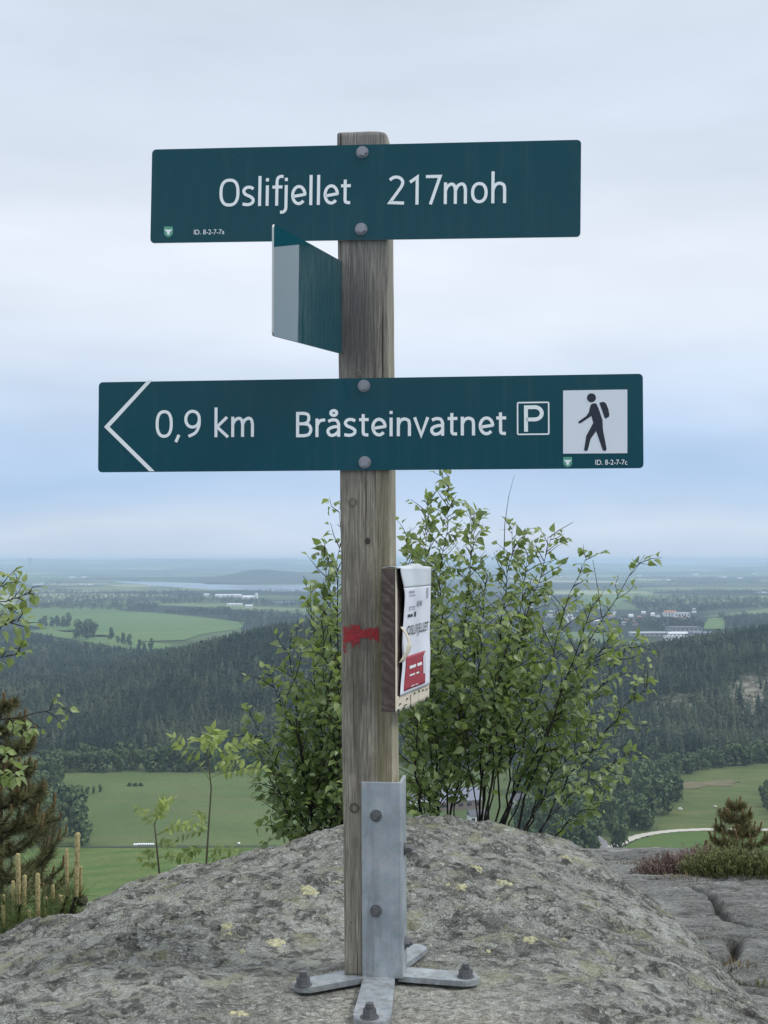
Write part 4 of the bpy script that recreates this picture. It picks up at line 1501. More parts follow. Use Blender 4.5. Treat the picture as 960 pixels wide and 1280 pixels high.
class Sign:
    """a flat board with its own level frame; x, z from pixels"""

    def __init__(self, name, label, corners, ly, tilt=0.0):
        self.c = sum((L(px, py, ly) for px, py in corners), Vector()) / 4
        self.ly = ly
        self.tilt = tilt
        self.pts = [self.to(px, py) for px, py in corners]
        x0 = (self.pts[0][0] + self.pts[3][0]) / 2
        x1 = (self.pts[1][0] + self.pts[2][0]) / 2
        z1 = (self.pts[0][1] + self.pts[1][1]) / 2
        z0 = (self.pts[2][1] + self.pts[3][1]) / 2
        self.box = (x0, x1, z0, z1)
        poly = []
        r_ = 0.007
        for cx, cz, a0 in ((x1 - r_, z1 - r_, 0), (x0 + r_, z1 - r_, 90), (x0 + r_, z0 + r_, 180), (x1 - r_, z0 + r_, 270)):
            for k in range(6):
                t = math.radians(a0 + 18 * k)
                poly.append((cx + r_ * math.cos(t), cz + r_ * math.sin(t)))
        bm = bmesh.new()
        fa = bm_prism(bm, poly, 0.0, 0.003)
        es = list(fa.edges)
        bmesh.ops.bevel(bm, geom=es, offset=0.0007, segments=2, affect='EDGES')
        me = bm_mesh(name, bm, MAT['sign'])
        me.materials.append(MAT['alu'])
        for p in me.polygons:
            if abs(p.normal.y) < 0.9 and p.center.y > 0.0008:
                p.material_index = 1
        self.o = ob(name, me, sp)
        self.o.location = self.c
        self.o.rotation_euler = (0, -tilt, 0)
        self.o['label'] = label

    def to(self, px, py):
        p = L(px, py, self.ly) - self.c
        c, s = math.cos(-self.tilt), math.sin(-self.tilt)
        return (p.x * c - p.z * s, p.x * s + p.z * c)

    def text(self, s, px0, px1, py_top, py_bot, top, bot, px_mid_y=None, half=0.0028, name='lettering', layer=0.0005):
        """top and bot: font heights reached at py_top and py_bot"""
        pen, strokes = 0, []
        for ch in s:
            w, st = GL[ch]
            for k in st:
                strokes.append([(x + pen, z) for x, z in k])
            pen += w
        xs_ = [x for k in strokes for x, z in k]
        mx = (px0 + px1) / 2
        X0, X1 = self.to(px0, py_top)[0] + half, self.to(px1, py_top)[0] - half
        Z1, Z0 = self.to(mx, py_top)[1], self.to(mx, py_bot)[1]
        sx = (X1 - X0) / (max(xs_) - min(xs_))
        sz = (Z1 - Z0) / (top - bot)
        bm = bmesh.new()
        for i_, k in enumerate(strokes):
            pts = [(X0 + (x - min(xs_)) * sx, Z0 + (z - bot) * sz) for x, z in k]
            ribbon(bm, pts, half, -layer - 0.00004 * (i_ % 7))
        return ob(name, bm_mesh(name, bm, MAT['letter']), self.o)

    def small(self, s, px0, px1, py0, py1, mat=None, name='lettering'):
        cu = bpy.data.curves.new('lettering', 'FONT')
        cu.body = s
        t = bpy.data.objects.new('lettering', cu)
        COL.objects.link(t)
        dg = bpy.context.evaluated_depsgraph_get()
        me = bpy.data.meshes.new_from_object(t.evaluated_get(dg))
        bpy.data.objects.remove(t)
        co = np.array([v.co for v in me.vertices])
        x0, z0 = co[:, 0].min(), co[:, 1].min()
        w, h = np.ptp(co[:, 0]), np.ptp(co[:, 1])
        (X0, Z1), (X1, Z0) = self.to(px0, py0), self.to(px1, py1)
        for v in me.vertices:
            x, z = v.co.x, v.co.y
            v.co = Vector((X0 + (x - x0) / w * (X1 - X0), -0.0006, Z0 + (z - z0) / h * (Z1 - Z0)))
        me.materials.clear()
        me.materials.append(mat or MAT['letter'])
        return ob(name, me, self.o)

    def poly(self, name, pts, mat, layer):
        bm = bmesh.new()
        q = [self.to(*p) for p in pts]
        vs = [bm.verts.new((x, -layer, z)) for x, z in q]
        for t in tessellate_polygon([[Vector((x, z, 0)) for x, z in q]]):
            bm.faces.new([vs[k] for k in t])
        return ob(name, bm_mesh(name, bm, mat), self.o)

    def bolts(self, pts):
        for px, py in pts:
            x, z = self.to(px, py)
            hexbolt('bolt', self.o, (x, -0.0001, z), (0, -1, 0), 0.0098, 0.0062, 0, 0.0112, MAT['bolt'], spin=random.uniform(0, 1))


def shield(sg, px, py, w, h):
    sg.poly('shield', [(px - w / 2, py - h / 2), (px + w / 2, py - h / 2), (px + w / 2, py + h * .12), (px + w * .36, py + h * .36), (px, py + h / 2), (px - w * .36, py + h * .36), (px - w / 2, py + h * .12)], MAT['shield_green'], 0.0005)
    sg.poly('shield', [(px - w * .46, py - h * .22), (px + w * .46, py - h * .22), (px + w * .18, py + h * .02), (px + w * .12, py + h * .26), (px - w * .12, py + h * .26), (px - w * .18, py + h * .02)], MAT['letter'], 0.0008)


LY = -HD - 0.0065
s1 = Sign('name_sign', 'upper green sign with the summit name and height', [(189, 186.5), (727, 175), (725, 296.5), (189, 303)], LY, math.radians(-0.75))
s1.text('Oslifjellet', 274.8, 440.6, 219.5, 266.5, 1.07, -0.27)
s1.text('217moh', 485.5, 633.0, 215.5, 255.2, 1.07, 0.0)
shield(s1, 210.6, 290, 11, 13.5)
s1.small('ID. 8-2-7-7a', 242.5, 280.5, 287.2, 292.8)
s1.bolts([(453, 190.5), (451.5, 286.5)])
s2 = Sign('direction_sign', 'lower green sign with arrow, distance, place name and hiker pictogram', [(123, 477), (804, 468), (804, 585.5), (123, 590)], LY, 0.0)
s2.text('0,9 km', 194.8, 317.6, 509.6, 554.0, 1.07, -0.21)
s2.text('Bråsteinvatnet', 370.2, 634.6, 510.4, 545.2, 1.09, 0.0)
s2.poly('arrow', [(184.6, 475.4), (190.6, 475.3), (137.2, 533.6), (130.2, 533.6)], MAT['letter'], 0.0005)
s2.poly('arrow', [(130.2, 533.7), (137.2, 533.7), (193.4, 589.0), (186.6, 589.1)], MAT['letter'], 0.00052)
# boxed P
bm = bmesh.new()
cor = [(646.9, 503.4), (686.0, 502.8), (686.0, 542.6), (646.9, 543.2)]
q = [s2.to(*p) for p in cor]
rp_, o_ = 0.0022, []
(xa, za), (xb, zb) = q[0], q[2]
for cx, cz, a0 in ((xb - rp_, za - rp_, 0), (xa + rp_, za - rp_, 90), (xa + rp_, zb + rp_, 180), (xb - rp_, zb + rp_, 270)):
    for k in range(5):
        t = math.radians(a0 + 22.5 * k)
        o_.append((cx + rp_ * math.cos(t), cz + rp_ * math.sin(t)))
ribbon(bm, o_ + [o_[0]], 0.0013, -0.0005, True)
ob('parking_frame', bm_mesh('parking_frame', bm, MAT['letter']), s2.o)
s2.text('P', 655.0, 679.6, 507.0, 539.6, 0.98, 0.0, half=0.0034, name='parking_letter')


def hk(x, y):
    return (696 + x / 9.6, 480 + y / 9.6)


s2.poly('pictogram_panel', [hk(76, 78), hk(846, 66), hk(846, 830), (hk(76, 836))], MAT['white_panel'], 0.0005)
s2.poly('hiker', [hk(*p) for p in [(412, 245), (438, 233), (472, 232), (500, 290), (548, 430), (552, 520), (556, 560), (598, 780), (590, 798), (574, 804), (556, 800), (548, 788), (472, 566),
                                   (404, 660), (372, 790), (360, 804), (345, 805), (330, 796), (328, 780), (354, 620), (372, 588), (436, 468), (416, 384), (290, 468), (272, 474), (258, 466), (258, 452), (352, 386), (384, 340), (400, 270)]], MAT['navy'], 0.0009)
s2.poly('hiker', [(hk(416, 166)[0] + 54 / 9.6 * math.cos(k * math.pi / 12), hk(416, 166)[1] + 54 / 9.6 * math.sin(k * math.pi / 12)) for k in range(24)], MAT['navy'], 0.00092)
s2.poly('hiker', [hk(*p) for p in [(510, 230), (530, 218), (566, 216), (592, 236), (618, 300), (630, 368), (626, 392), (586, 416), (572, 404), (544, 320)]], MAT['navy'], 0.00094)
shield(s2, 709.6, 577.8, 11, 13)
s2.small('ID. 8-2-7-7c', 744.2, 784.2, 574.8, 580.8)
s2.bolts([(455, 482.5), (456, 578)])

# --- the sign that points along the view, fixed to the left edge of the timber
nt, nb = P(340.5, 281, 1.90), P(341.5, 418.5, 1.90)
ft, fb = P(425, 325, 2.30), P(425, 443, 2.30)
d = (ft + fb) / 2 - (nt + nb) / 2
d.z = 0
length = d.length
dn = d.normalized()
zt, zb_ = (nt.z + ft.z) / 2, (nb.z + fb.z) / 2
n_ = (nt + nb) / 2
sd = bpy.data.objects.new('side_sign', None)
bm = bmesh.new()
LL = length + 0.035
poly = []
r_ = 0.007
for cx, cz, a0 in ((LL - 0.001, zt - 0.001, 0), (r_, zt - r_, 90), (r_, zb_ + r_, 180), (LL - 0.001, zb_ + 0.001, 270)):
    for k in range(6):
        t = math.radians(a0 + 18 * k)
        r2_ = 0.001 if cx > 0.1 else r_
        poly.append((cx + r2_ * math.cos(t), cz + r2_ * math.sin(t)))
bm_prism(bm, poly, -0.0015, 0.0015)
slope = ((ft.z + fb.z) - (nt.z + nb.z)) / 2 / length
for v in bm.verts:
    v.co.z += slope * (v.co.x - length / 2)
me = bm_mesh('side_sign', bm, MAT['sign_gloss'])
me.materials.append(MAT['alu'])
for p in me.polygons:
    if abs(p.normal.y) < 0.9:
        p.material_index = 1
bpy.data.objects.remove(sd)
sd = ob('side_sign', me, sp)
wm = Matrix.Translation((n_.x, n_.y, 0)) @ Matrix.Rotation(math.atan2(dn.y, dn.x), 4, 'Z')
sd.matrix_local = Mi @ wm
sd['label'] = 'green sign seen edge-on at the left of the timber'

# --- steel shoe
ly = -HD - 0.0062
bx0, bx1 = L(453.5, 1100, -HD).x, L(500, 1100, -HD).x
ztop = L(478, 978, -HD).z
bm = bmesh.new()
tk = 0.006
xr = bx1 + tk
prof2 = [(bx0, ly), (xr - 0.004, ly), (xr - 0.0012, ly + 0.0012), (xr, ly + 0.004), (xr, ly + 0.078), (xr - tk, ly + 0.078), (xr - tk, ly + tk), (bx0, ly + tk)]
lowv = [bm.verts.new((x, y, 0.012)) for x, y in prof2]
topv = [bm.verts.new((x - 0.002, y, ztop + (0.001 if y < ly + 0.01 else 0.002))) for x, y in prof2]
bm.faces.new(lowv)
bm.faces.new(topv)
for k in range(len(prof2)):
    bm.faces.new((lowv[k], lowv[(k + 1) % len(prof2)], topv[(k + 1) % len(prof2)], topv[k]))
shoe = ob('post_shoe', bm_mesh('post_shoe', bm, MAT['steel']), sp)
shoe['label'] = 'galvanised angle iron clasping the foot of the timber'
bmesh_edges = shoe.modifiers.new('bevel', 'BEVEL')
bmesh_edges.width = 0.0009
bmesh_edges.segments = 2
bmesh_edges.limit_method = 'ANGLE'


def arm(pa, pb, w0, w1, zlow=0.004, th=0.0095, drop=0.0):
    """flat bar foot from pa to the rounded tip pb (local x, y)"""
    pa, pb = Vector(pa), Vector(pb)
    d = (pb - pa)
    ln = d.length
    ux = d.normalized()
    uy = Vector((-ux.y, ux.x))
    out = []
    m = 10
    for k in range(m + 1):
        t = k / m
        out.append((ln * t * 0.82, -(w0 + (w1 - w0) * t) / 2))
    for k in range(1, 12):
        t = math.radians(-90 + 15 * k)
        out.append((ln * 0.82 + math.cos(t) * w1 / 2, math.sin(t) * w1 / 2))
    for k in range(m + 1):
        t = 1 - k / m
        out.append((ln * t * 0.82, (w0 + (w1 - w0) * t) / 2))
    bm = bmesh.new()
    A, Bv = [], []
    for x, y in out:
        p = pa + ux * x + uy * y
        zz = zlow - drop * sstep(0.0, 1.0, x / ln)
        A.append(bm.verts.new((p.x, p.y, zz)))
        Bv.append(bm.verts.new((p.x, p.y, zz + th)))
    bm.faces.new(A)
    tp = bm.faces.new(Bv)
    for k in range(len(out)):
        bm.faces.new((A[k], A[(k + 1) % len(out)], Bv[(k + 1) % len(out)], Bv[k]))
    bmesh.ops.bevel(bm, geom=[e for e in tp.edges], offset=0.0016, segments=2, affect='EDGES')
    o = ob('foot', bm_mesh('foot', bm, MAT['steel']), shoe)
    return zlow + th


zt_ = 0.0135
tipL, tipR, tipF, tipB = (Lg(*q_, zt_) for q_ in ((366, 1232), (598, 1222), (463, 1281), (515, 1184)))
bl, br_, bf_ = (Lg(*q_, zt_) for q_ in ((379, 1231), (582, 1221), (462, 1272)))
arm((bx0 + 0.012, ly + 0.034), (tipL.x, tipL.y), 0.055, 0.050)
arm((xr - 0.006, ly + 0.036), (tipR.x, tipR.y), 0.055, 0.052, 0.0041)
arm((bx0 + 0.030, ly + 0.003), (tipF.x, tipF.y), 0.056, 0.062, 0.0042)
arm((xr - 0.030, ly + 0.076), (tipB.x + 0.012, tipB.y + 0.02), 0.052, 0.05, 0.0043)
for p in (bl, br_, bf_):
    hexbolt('anchor_nut', shoe, (p.x, p.y, 0.0138), (0, 0, 1), 0.0125, 0.0125, 0.008, 0.0155, MAT['nut'], spin=random.uniform(0, 1))
for px, py in ((470, 1019.5), (470, 1138.5)):
    p = L(px, py, ly)
    hexbolt('shoe_bolt', shoe, (p.x, ly - 0.0001, p.z), (0, -1, 0), 0.0082, 0.0065, 0.007, 0.0108, MAT['nut'], spin=random.uniform(0, 1))
for py in (1067, 1186):
    z = L(503, py, ly).z
    hexbolt('shoe_bolt', shoe, (xr + 0.0001, ly + 0.038, z), (1, 0, 0), 0.009, 0.007, 0.004, 0.012, MAT['nut'], spin=random.uniform(0, 1))

# --- notice block
A = P(495, 890, 2.215)
Bf = P(536.5, 868, 2.47)
zb0 = A.z
zt0 = P(496, 711, 2.215).z
dv = Vector((Bf.x - A.x, Bf.y - A.y, 0))
NL = dv.length
NH = zt0 - zb0
ang_n = math.atan2(dv.y, dv.x)
nb_m = Matrix.Translation((A.x, A.y, zb0)) @ Matrix.Rotation(ang_n, 4, 'Z')        # x along the board, -y towards the right-hand viewer
TW = 0.0265


def npart(name, mesh, parent=None):
    o = ob(name, mesh, parent or nblock)
    return o


bm = bmesh.new()
bm_box(bm, 0, NL, 0.0022, TW, 0, NH, 0.0012)
kb = M('brown_board')
vv = kb.coord()
vz_ = kb.n('ShaderNodeMapping', {'Vector': vv, 'Scale': (1, 1, 0.9)}).outputs[0]
wv_ = kb.n('ShaderNodeTexWave', {'Vector': kb.n('ShaderNodeMapping', {'Vector': vv, 'Rotation': (0, 0.5, 0.4), 'Scale': (1, 1, 1)}).outputs[0], 'Scale': 38.0, 'Distortion': 9.0, 'Detail': 3.0}).outputs[0]
cb = kb.mix(wv_, (0.085, 0.062, 0.052), (0.14, 0.105, 0.09))
cb = kb.mix(kb.ramp(kb.noise(vv, 40, 5), [(0.4, 0.5), (0.65, 0)]), cb, (0.035, 0.025, 0.02))
kb.set(Base_Color=cb, Roughness=0.85)
kb.bump(wv_, 0.35, 0.001)
nblock = ob('notice_block', bm_mesh('notice_block', bm, kb.m), sp)
nblock.matrix_local = Mi @ nb_m
nblock['label'] = 'brown wooden block carrying a white printed notice'


def nsheet(name, fn, u0, u1, v0, v1, nu, nv, mat, keep=None, thick=0.0006):
    """sheet over the board: fn(u, v) gives x, y, z in board coordinates"""
    bm = bmesh.new()
    g = [[bm.verts.new(fn(u0 + (u1 - u0) * a / nu, v0 + (v1 - v0) * b / nv)) for b in range(nv + 1)] for a in range(nu + 1)]
    for a in range(nu):
        for b in range(nv):
            if keep is None or keep(u0 + (u1 - u0) * (a + .5) / nu, v0 + (v1 - v0) * (b + .5) / nv):
                bm.faces.new((g[a][b], g[a + 1][b], g[a + 1][b + 1], g[a][b + 1]))
    bmesh.ops.delete(bm, geom=[v for v in bm.verts if not v.link_faces], context='VERTS')
    bmesh.ops.solidify(bm, geom=bm.faces[:], thickness=thick)
    return npart(name, bm_mesh(name, bm, mat, True))


def old_keep(u, v):
    e = 0.018 * vnoise(u * 60, v * 60, 1.0)
    if v < 0.105 + e:
        return not (0.40 < u < 0.43 and v < 0.06 + e)
    return u < 0.05 + 0.5 * e


nsheet('backing_paper', lambda u, v: (u * NL, 0.0004 + 0.0004 * math.sin(u * 30), v * NH - (0.006 * vnoise(u * 14, 2.0, 3.0) if v < 0.01 else 0)), 0, 1, 0, 1, 60, 70, MAT['oldpaper'], old_keep, 0.0009)


def paper_xyz(u, v, off=0.0):
    """main sheet; v<=1 on the face, v>1 folded over the top of the block"""
    lift = 0.004 + 0.0065 * math.exp(-((v - 0.86) / 0.34) ** 2) * (1 - 0.45 * u) + 0.0013 * vnoise(u * 3, v * 6, 4.0)
    x = (0.075 + 0.045 * sstep(0.0, 0.30, 0.5 - abs(v - 0.52)) * (1 - u) - 0.075 * (1 - u) * sstep(0.80, 1.0, v)) * NL + u * NL * 0.895 - (1 - u) * 0.02 * NL * 0
    if v <= 1:
        return (x, -lift - off + 0.0012, v * NH)
    t = (v - 1) / 0.16
    return (x, -lift * (1 - t) + t * TW * 0.98, NH + 0.0012 + 0.002 * math.sin(math.pi * min(1, t)) + 0.007 * math.exp(-((u - 0.55) / 0.12) ** 2) * (1 - t) + off)


nsheet('notice_paper', lambda u, v: paper_xyz(u, v), 0, 1, 0.10, 0.87, 22, 40, MAT['paper'])
nsheet('film_fold', lambda u, v: paper_xyz(u, v, 0.0004), 0, 1, 0.865, 1.16, 22, 26, MAT['plastic'])
nsheet('red_panel', lambda u, v: paper_xyz(u, v, 0.0009), 0.10, 0.80, 0.125, 0.37, 14, 14, MAT['redprint'], None, 0.0002)


def ntext(s, u0, u1, v0, v1, mat, off=0.0019):
    cu = bpy.data.curves.new('print', 'FONT')
    cu.offset = 0.012
    cu.space_character = 1.18
    cu.body = s
    t = bpy.data.objects.new('print', cu)
    COL.objects.link(t)
    me = bpy.data.meshes.new_from_object(t.evaluated_get(bpy.context.evaluated_depsgraph_get()))
    bpy.data.objects.remove(t)
    co = np.array([v.co for v in me.vertices])
    x0, z0, w, h = co[:, 0].min(), co[:, 1].min(), np.ptp(co[:, 0]), np.ptp(co[:, 1])
    for v in me.vertices:
        v.co = paper_xyz(u0 + (v.co.x - x0) / w * (u1 - u0), v0 + (v.co.y - z0) / h * (v1 - v0), off)
    me.materials.clear()
    me.materials.append(mat)
    return npart('print', me)


ntext('OSLIFJELLET', 0.11, 0.90, 0.50, 0.59, MAT['ink'])


def bars(rows, mat, off):
    bm = bmesh.new()
    for (u0, u1, v0, v1) in rows:
        m = 8
        a = [bm.verts.new(paper_xyz(u0 + (u1 - u0) * k / m, v0 + 0.002 * (k % 2), off)) for k in range(m + 1)]
        b = [bm.verts.new(paper_xyz(u0 + (u1 - u0) * k / m, v1 - 0.003 * ((k + 1) % 2), off)) for k in range(m + 1)]
        for k in range(m):
            if (k * 7 + int(u0 * 100)) % 5:
                bm.faces.new((a[k], a[k + 1], b[k + 1], b[k]))
    return npart('print', bm_mesh('print', bm, mat))


bars([(0.14, 0.32, 0.822, 0.842), (0.14, 0.34, 0.80, 0.812), (0.14, 0.36, 0.715, 0.728), (0.40, 0.62, 0.72, 0.76), (0.14, 0.36, 0.70, 0.708), (0.78, 0.88, 0.77, 0.85)], MAT['inkgrey'], 0.0011)
bars([(0.12, 0.28, 0.648, 0.672), (0.34, 0.40, 0.645, 0.685)], MAT['ink'], 0.0011)
bars([(0.22, 0.66, 0.272, 0.296), (0.20, 0.56, 0.218, 0.232), (0.32, 0.54, 0.138, 0.146)], MAT['letter'], 0.0015)
bars([(0.70, 0.80, 0.20, 0.34), (0.74, 0.79, 0.33, 0.36)], MAT['paper'], 0.0016)
# torn strip of older paper hanging out on the left
nsheet('torn_strip', lambda u, v: (0.02 * NL + u * 0.085 * NL + 0.07 * NL * math.sin(3.0 * v), -0.004 - 0.010 * math.sin(math.pi * v) - 0.003 * u, (0.34 + 0.25 * v) * NH), 0, 1, 0, 1, 4, 14, MAT['oldpaper'], lambda u, v: abs(u - .5) < 0.55 - 0.35 * v)
for k, (u, v) in enumerate([(0.10, 0.045), (0.30, 0.06), (0.52, 0.075), (0.66, 0.075), (0.78, 0.07), (0.90, 0.065)]):
    bm = bmesh.new()
    bm_box(bm, u * NL - 0.004, u * NL + 0.004, -0.0022, -0.0008, v * NH - 0.0012, v * NH + 0.0012)
    npart('staple', bm_mesh('staple', bm, MAT['staple']))


# ------------------------------------------------------------------ lichen patches big enough to point at
lichens = []
for px, py, w in [(386, 1112, 22), (424, 1106, 10), (343, 1177, 24), (284, 1159, 15), (302, 1189, 9), (596, 1085, 15), (577, 1111, 18), (630, 1104, 21), (663, 1180, 17), (705, 1172, 8), (300, 1265, 20), (708, 1076, 16), (560, 1100, 6), (610, 1190, 7)]:
    g = G(px, py, 0.0)
    for _ in range(3):
        g = G(px, py, float(rock_z(g.x, g.y, False)))
    rr_ = w * g.y / F / 2 * 0.85
    bm = bmesh.new()
    seg, rings = 30, 4
    c = bm.verts.new((0, 0, 0))
    prev = None
    verts = []
    for q_ in range(1, rings + 1):
        ring = []
        for k in range(seg):
            t = 2 * math.pi * k / seg
            f = q_ / rings * rr_ * (1 + 0.55 * float(fbm(px + math.cos(t) * 2.6, py + math.sin(t) * 2.6, 1.0, 3)))
            ring.append(bm.verts.new((f * math.cos(t) * 1.15, f * math.sin(t) * 1.6, 0)))
        verts.append(ring)
    for k in range(seg):
        bm.faces.new((c, verts[0][k], verts[0][(k + 1) % seg]))
        for q_ in range(rings - 1):
            bm.faces.new((verts[q_][k], verts[q_ + 1][k], verts[q_ + 1][(k + 1) % seg], verts[q_][(k + 1) % seg]))
    for v in bm.verts:
        v.co.z = float(rock_z(v.co.x + g.x, v.co.y + g.y)) + 0.0022
    for v in verts[-1]:
        v.co.z -= 0.004
    o = ob('lichen_patch', bm_mesh('lichen_patch', bm, MAT['lichen'], True), rock)
    o.location = (g.x, g.y, 0)


# ------------------------------------------------------------------ leafy plants
def leaf_base(w=0.78, fold=0.22, curl=0.18, teeth=0.05):
    """ovate leaf of length 1 along +x; two strips either side of the midrib"""
    st = [(0.0, 0.03), (0.13, 0.30), (0.30, 0.42), (0.50, 0.36), (0.72, 0.20), (0.90, 0.07), (1.0, 0.0)]
    V, T = [], []
    for k, (x, y) in enumerate(st):
        z = -curl * x * x
        yy = y * w
        V += [(x, 0, z), (x + 0.02, yy, z + fold * yy), (x + 0.02, -yy, z + fold * yy)]
    for k in range(len(st) - 1):
        a, b = 3 * k, 3 * k + 3
        T += [(a, b, b + 1), (a, b + 1, a + 1), (a, a + 2, b + 2), (a, b + 2, b)]
    return np.array(V, float), np.array(T)


LEAFV, LEAFT = leaf_base()
leaf_meshes = []
for k in range(9):
    v, t = leaf_base(random.uniform(.7, .95), random.uniform(.05, .4), random.uniform(.0, .45))
    leaf_meshes.append(np_mesh('leaf', v, t, MAT['birch'], np.full(len(v), (k + .5) / 9), True))


def leaf_frame(d, up, roll):
    d = d.normalized()
    s = up.cross(d)
    if s.length < 1e-3:
        s = Vector((1, 0, 0)).cross(d)
    s.normalize()
    n = d.cross(s)
    m = Matrix((d, s, n)).transposed()
    return m @ Matrix.Rotation(roll, 3, 'X')


def bez(a, b, c, n):
    return [a.lerp(b, t).lerp(b.lerp(c, t), t) for t in np.linspace(0, 1, n)]


def shrub(name, label, base, stems, seed, depth_spread=0.25, leaf=(0.018, 0.041), cap=300, group=None):
    r = random.Random(seed)
    root = thing(name, label, 'shrub', base, 0, group)
    acc = Acc()
    LV = []                                                # (loc, 3x3, size, tint)

    def put_leaf(p, d, s, t):
        d2 = (d + Vector((r.gauss(0, .55), r.gauss(0, .55), r.gauss(-0.25, .5)))).normalized()
        LV.append((p + d2 * 0.008, leaf_frame(d2, Vector((r.gauss(0, .5), r.gauss(-.35, .5), 1)), r.uniform(-.7, .7)), s, t))

    for st in stems:
        bpx, tip, t0, dens, rad = st['b'], st['t'], st.get('t0', .3) * 0.86, st.get('d', 1.0), st.get('r', 0.006)
        b0 = Vector(bpx) - Vector(base)
        e = Vector(tip) - Vector(base)
        mid = b0.lerp(e, 0.5) + Vector((-(e.x - b0.x) * st.get('bow', .12) + r.uniform(-.03, .03), r.uniform(-.05, .05), (e - b0).length * st.get('sag', 0.04)))
        n = 14
        pts = bez(b0, mid, e, n)
        for k in range(1, n - 1):
            pts[k] += Vector((r.gauss(0, .006), r.gauss(0, .006), r.gauss(0, .004)))
        tube(acc, pts, [rad * (1 - 0.82 * k / (n - 1)) for k in range(n)], 6, r.uniform(0.1, .5))
        total = sum((pts[k + 1] - pts[k]).length for k in range(n - 1))
        m = int(total * (1 - t0) / 0.0155 * dens)
        for k in range(m):
            t = t0 + (1 - t0) * (k + r.random()) / max(1, m)
            f = t * (n - 1)
            i_ = min(int(f), n - 2)
            p = pts[i_].lerp(pts[i_ + 1], f - i_)
            tan = (pts[i_ + 1] - pts[i_]).normalized()
            a = r.uniform(0, 2 * math.pi)
            s_ = tan.cross(Vector((0.2, 1, 0.1))).normalized()
            out = (s_ * math.cos(a) + tan.cross(s_) * math.sin(a) * 0.8)
            dirn = (out * 0.8 + tan * r.uniform(.4, 1.1) + Vector((0, 0, .12))).normalized()
            ln = r.uniform(.05, .20) * (1.08 - 0.62 * t) * st.get('tw', 1.0)
            q_ = [p, p + dirn * ln * .5 + Vector((0, 0, r.uniform(-.008, .008))), p + dirn * ln + Vector((r.gauss(0, .012), r.gauss(0, .012), -0.05 * ln))]
            tube(acc, q_, [0.0016, 0.0012, 0.0006], 4, r.uniform(.3, 1.0))
            nl = max(1, int(ln / 0.019))
            for j in range(nl + 1):
                u = (j + .6) / (nl + 1)
                c = q_[0].lerp(q_[1], u * 2) if u < .5 else q_[1].lerp(q_[2], u * 2 - 1)
                side = dirn.cross(Vector((r.gauss(0, 1), r.gauss(0, 1), r.gauss(0, 1)))).normalized()
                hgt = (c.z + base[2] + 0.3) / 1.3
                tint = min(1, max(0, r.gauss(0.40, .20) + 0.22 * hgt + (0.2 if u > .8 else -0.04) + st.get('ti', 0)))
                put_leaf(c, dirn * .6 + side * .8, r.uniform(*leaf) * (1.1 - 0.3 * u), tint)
        put_leaf(pts[-1], (pts[-1] - pts[-2]).normalized(), r.uniform(*leaf), 0.8)
    ob('branches', acc.mesh('branches', MAT['bark'], True), root)
    cb = Vector(CAM) - Vector(base)
    LV.sort(key=lambda q: (q[0] - cb).length - 6 * q[2])
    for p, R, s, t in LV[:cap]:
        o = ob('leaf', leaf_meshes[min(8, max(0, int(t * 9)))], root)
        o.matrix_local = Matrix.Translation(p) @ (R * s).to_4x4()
    rest = LV[cap:]
    if rest:
        Rm = np.array([[list(row) for row in (q[1] * q[2])] for q in rest])
        Lm, tm = np.array([list(q[0]) for q in rest]), np.array([q[3] for q in rest])
        Vs, Fs, Ts, off = [], [], [], 0
        for k in range(5):
            bv, bf = leaf_base(.70 + .06 * k, .05 + .1 * k, (0.05, .5, .2, .38, .12)[k])
            v, f, t = instances(bv, bf, Rm[k::5], Lm[k::5], tm[k::5])
            Vs.append(v)
            Fs.append(f + off)
            Ts.append(t)
            off += len(v)
        v, f, t = np.concatenate(Vs), np.concatenate(Fs), np.concatenate(Ts)
        fo = ob('foliage', np_mesh('foliage', v, f, MAT['birch'], t, True), root)
        fo['kind'] = 'stuff'
    return root


def stem(b, t, db, dt, **k):
    return dict(b=P(b[0], b[1], db), t=P(t[0], t[1], dt), **k)


R0 = [((545, 1075), (562, 596), .30, 1.15), ((530, 1070), (533, 622), .30, 1.0), ((525, 1070), (508, 668), .25, 1.0), ((560, 1070), (592, 640), .32, 1.0), ((600, 1070), (640, 660), .34, 1.1),
      ((600, 1075), (690, 668), .42, .95), ((612, 1070), (660, 690), .36, 1.0), ((620, 1075), (735, 692), .46, .85), ((640, 1075), (742, 752), .5, .9),
      ((612, 1070), (806, 694), .55, .42), ((640, 1075), (795, 800), .48, 1.0), ((650, 1080), (812, 852), .5, 1.0), ((620, 1075), (760, 800), .4, 1.0),
      ((640, 1080), (790, 940), .52, 1.1), ((650, 1085), (752, 1000), .58, 1.1), ((645, 1080), (700, 940), .5, .9),
      ((545, 1070), (545, 700), .28, 1.0), ((560, 1070), (610, 720), .3, 1.0), ((600, 1070), (640, 770), .34, 1.0), ((600, 1072), (690, 780), .38, 1.0),
      ((610, 1075), (720, 850), .4, 1.0), ((540, 1070), (520, 790), .2, 1.0), ((530, 1070), (520, 900), .2, .9), ((560, 1070), (575, 840), .25, 1.0), ((600, 1075), (640, 870), .4, .9),
      ((540, 1070), (560, 930), .3, .9), ((600, 1072), (600, 780), .4, 1.0), ((615, 1075), (665, 830), .42, .9), ((520, 1070), (510, 860), .15, 1.0), ((640, 1080), (740, 900), .45, .9), ((600, 1070), (560, 780), .35, 1.0)]
rs = random.Random(3)
stems = []
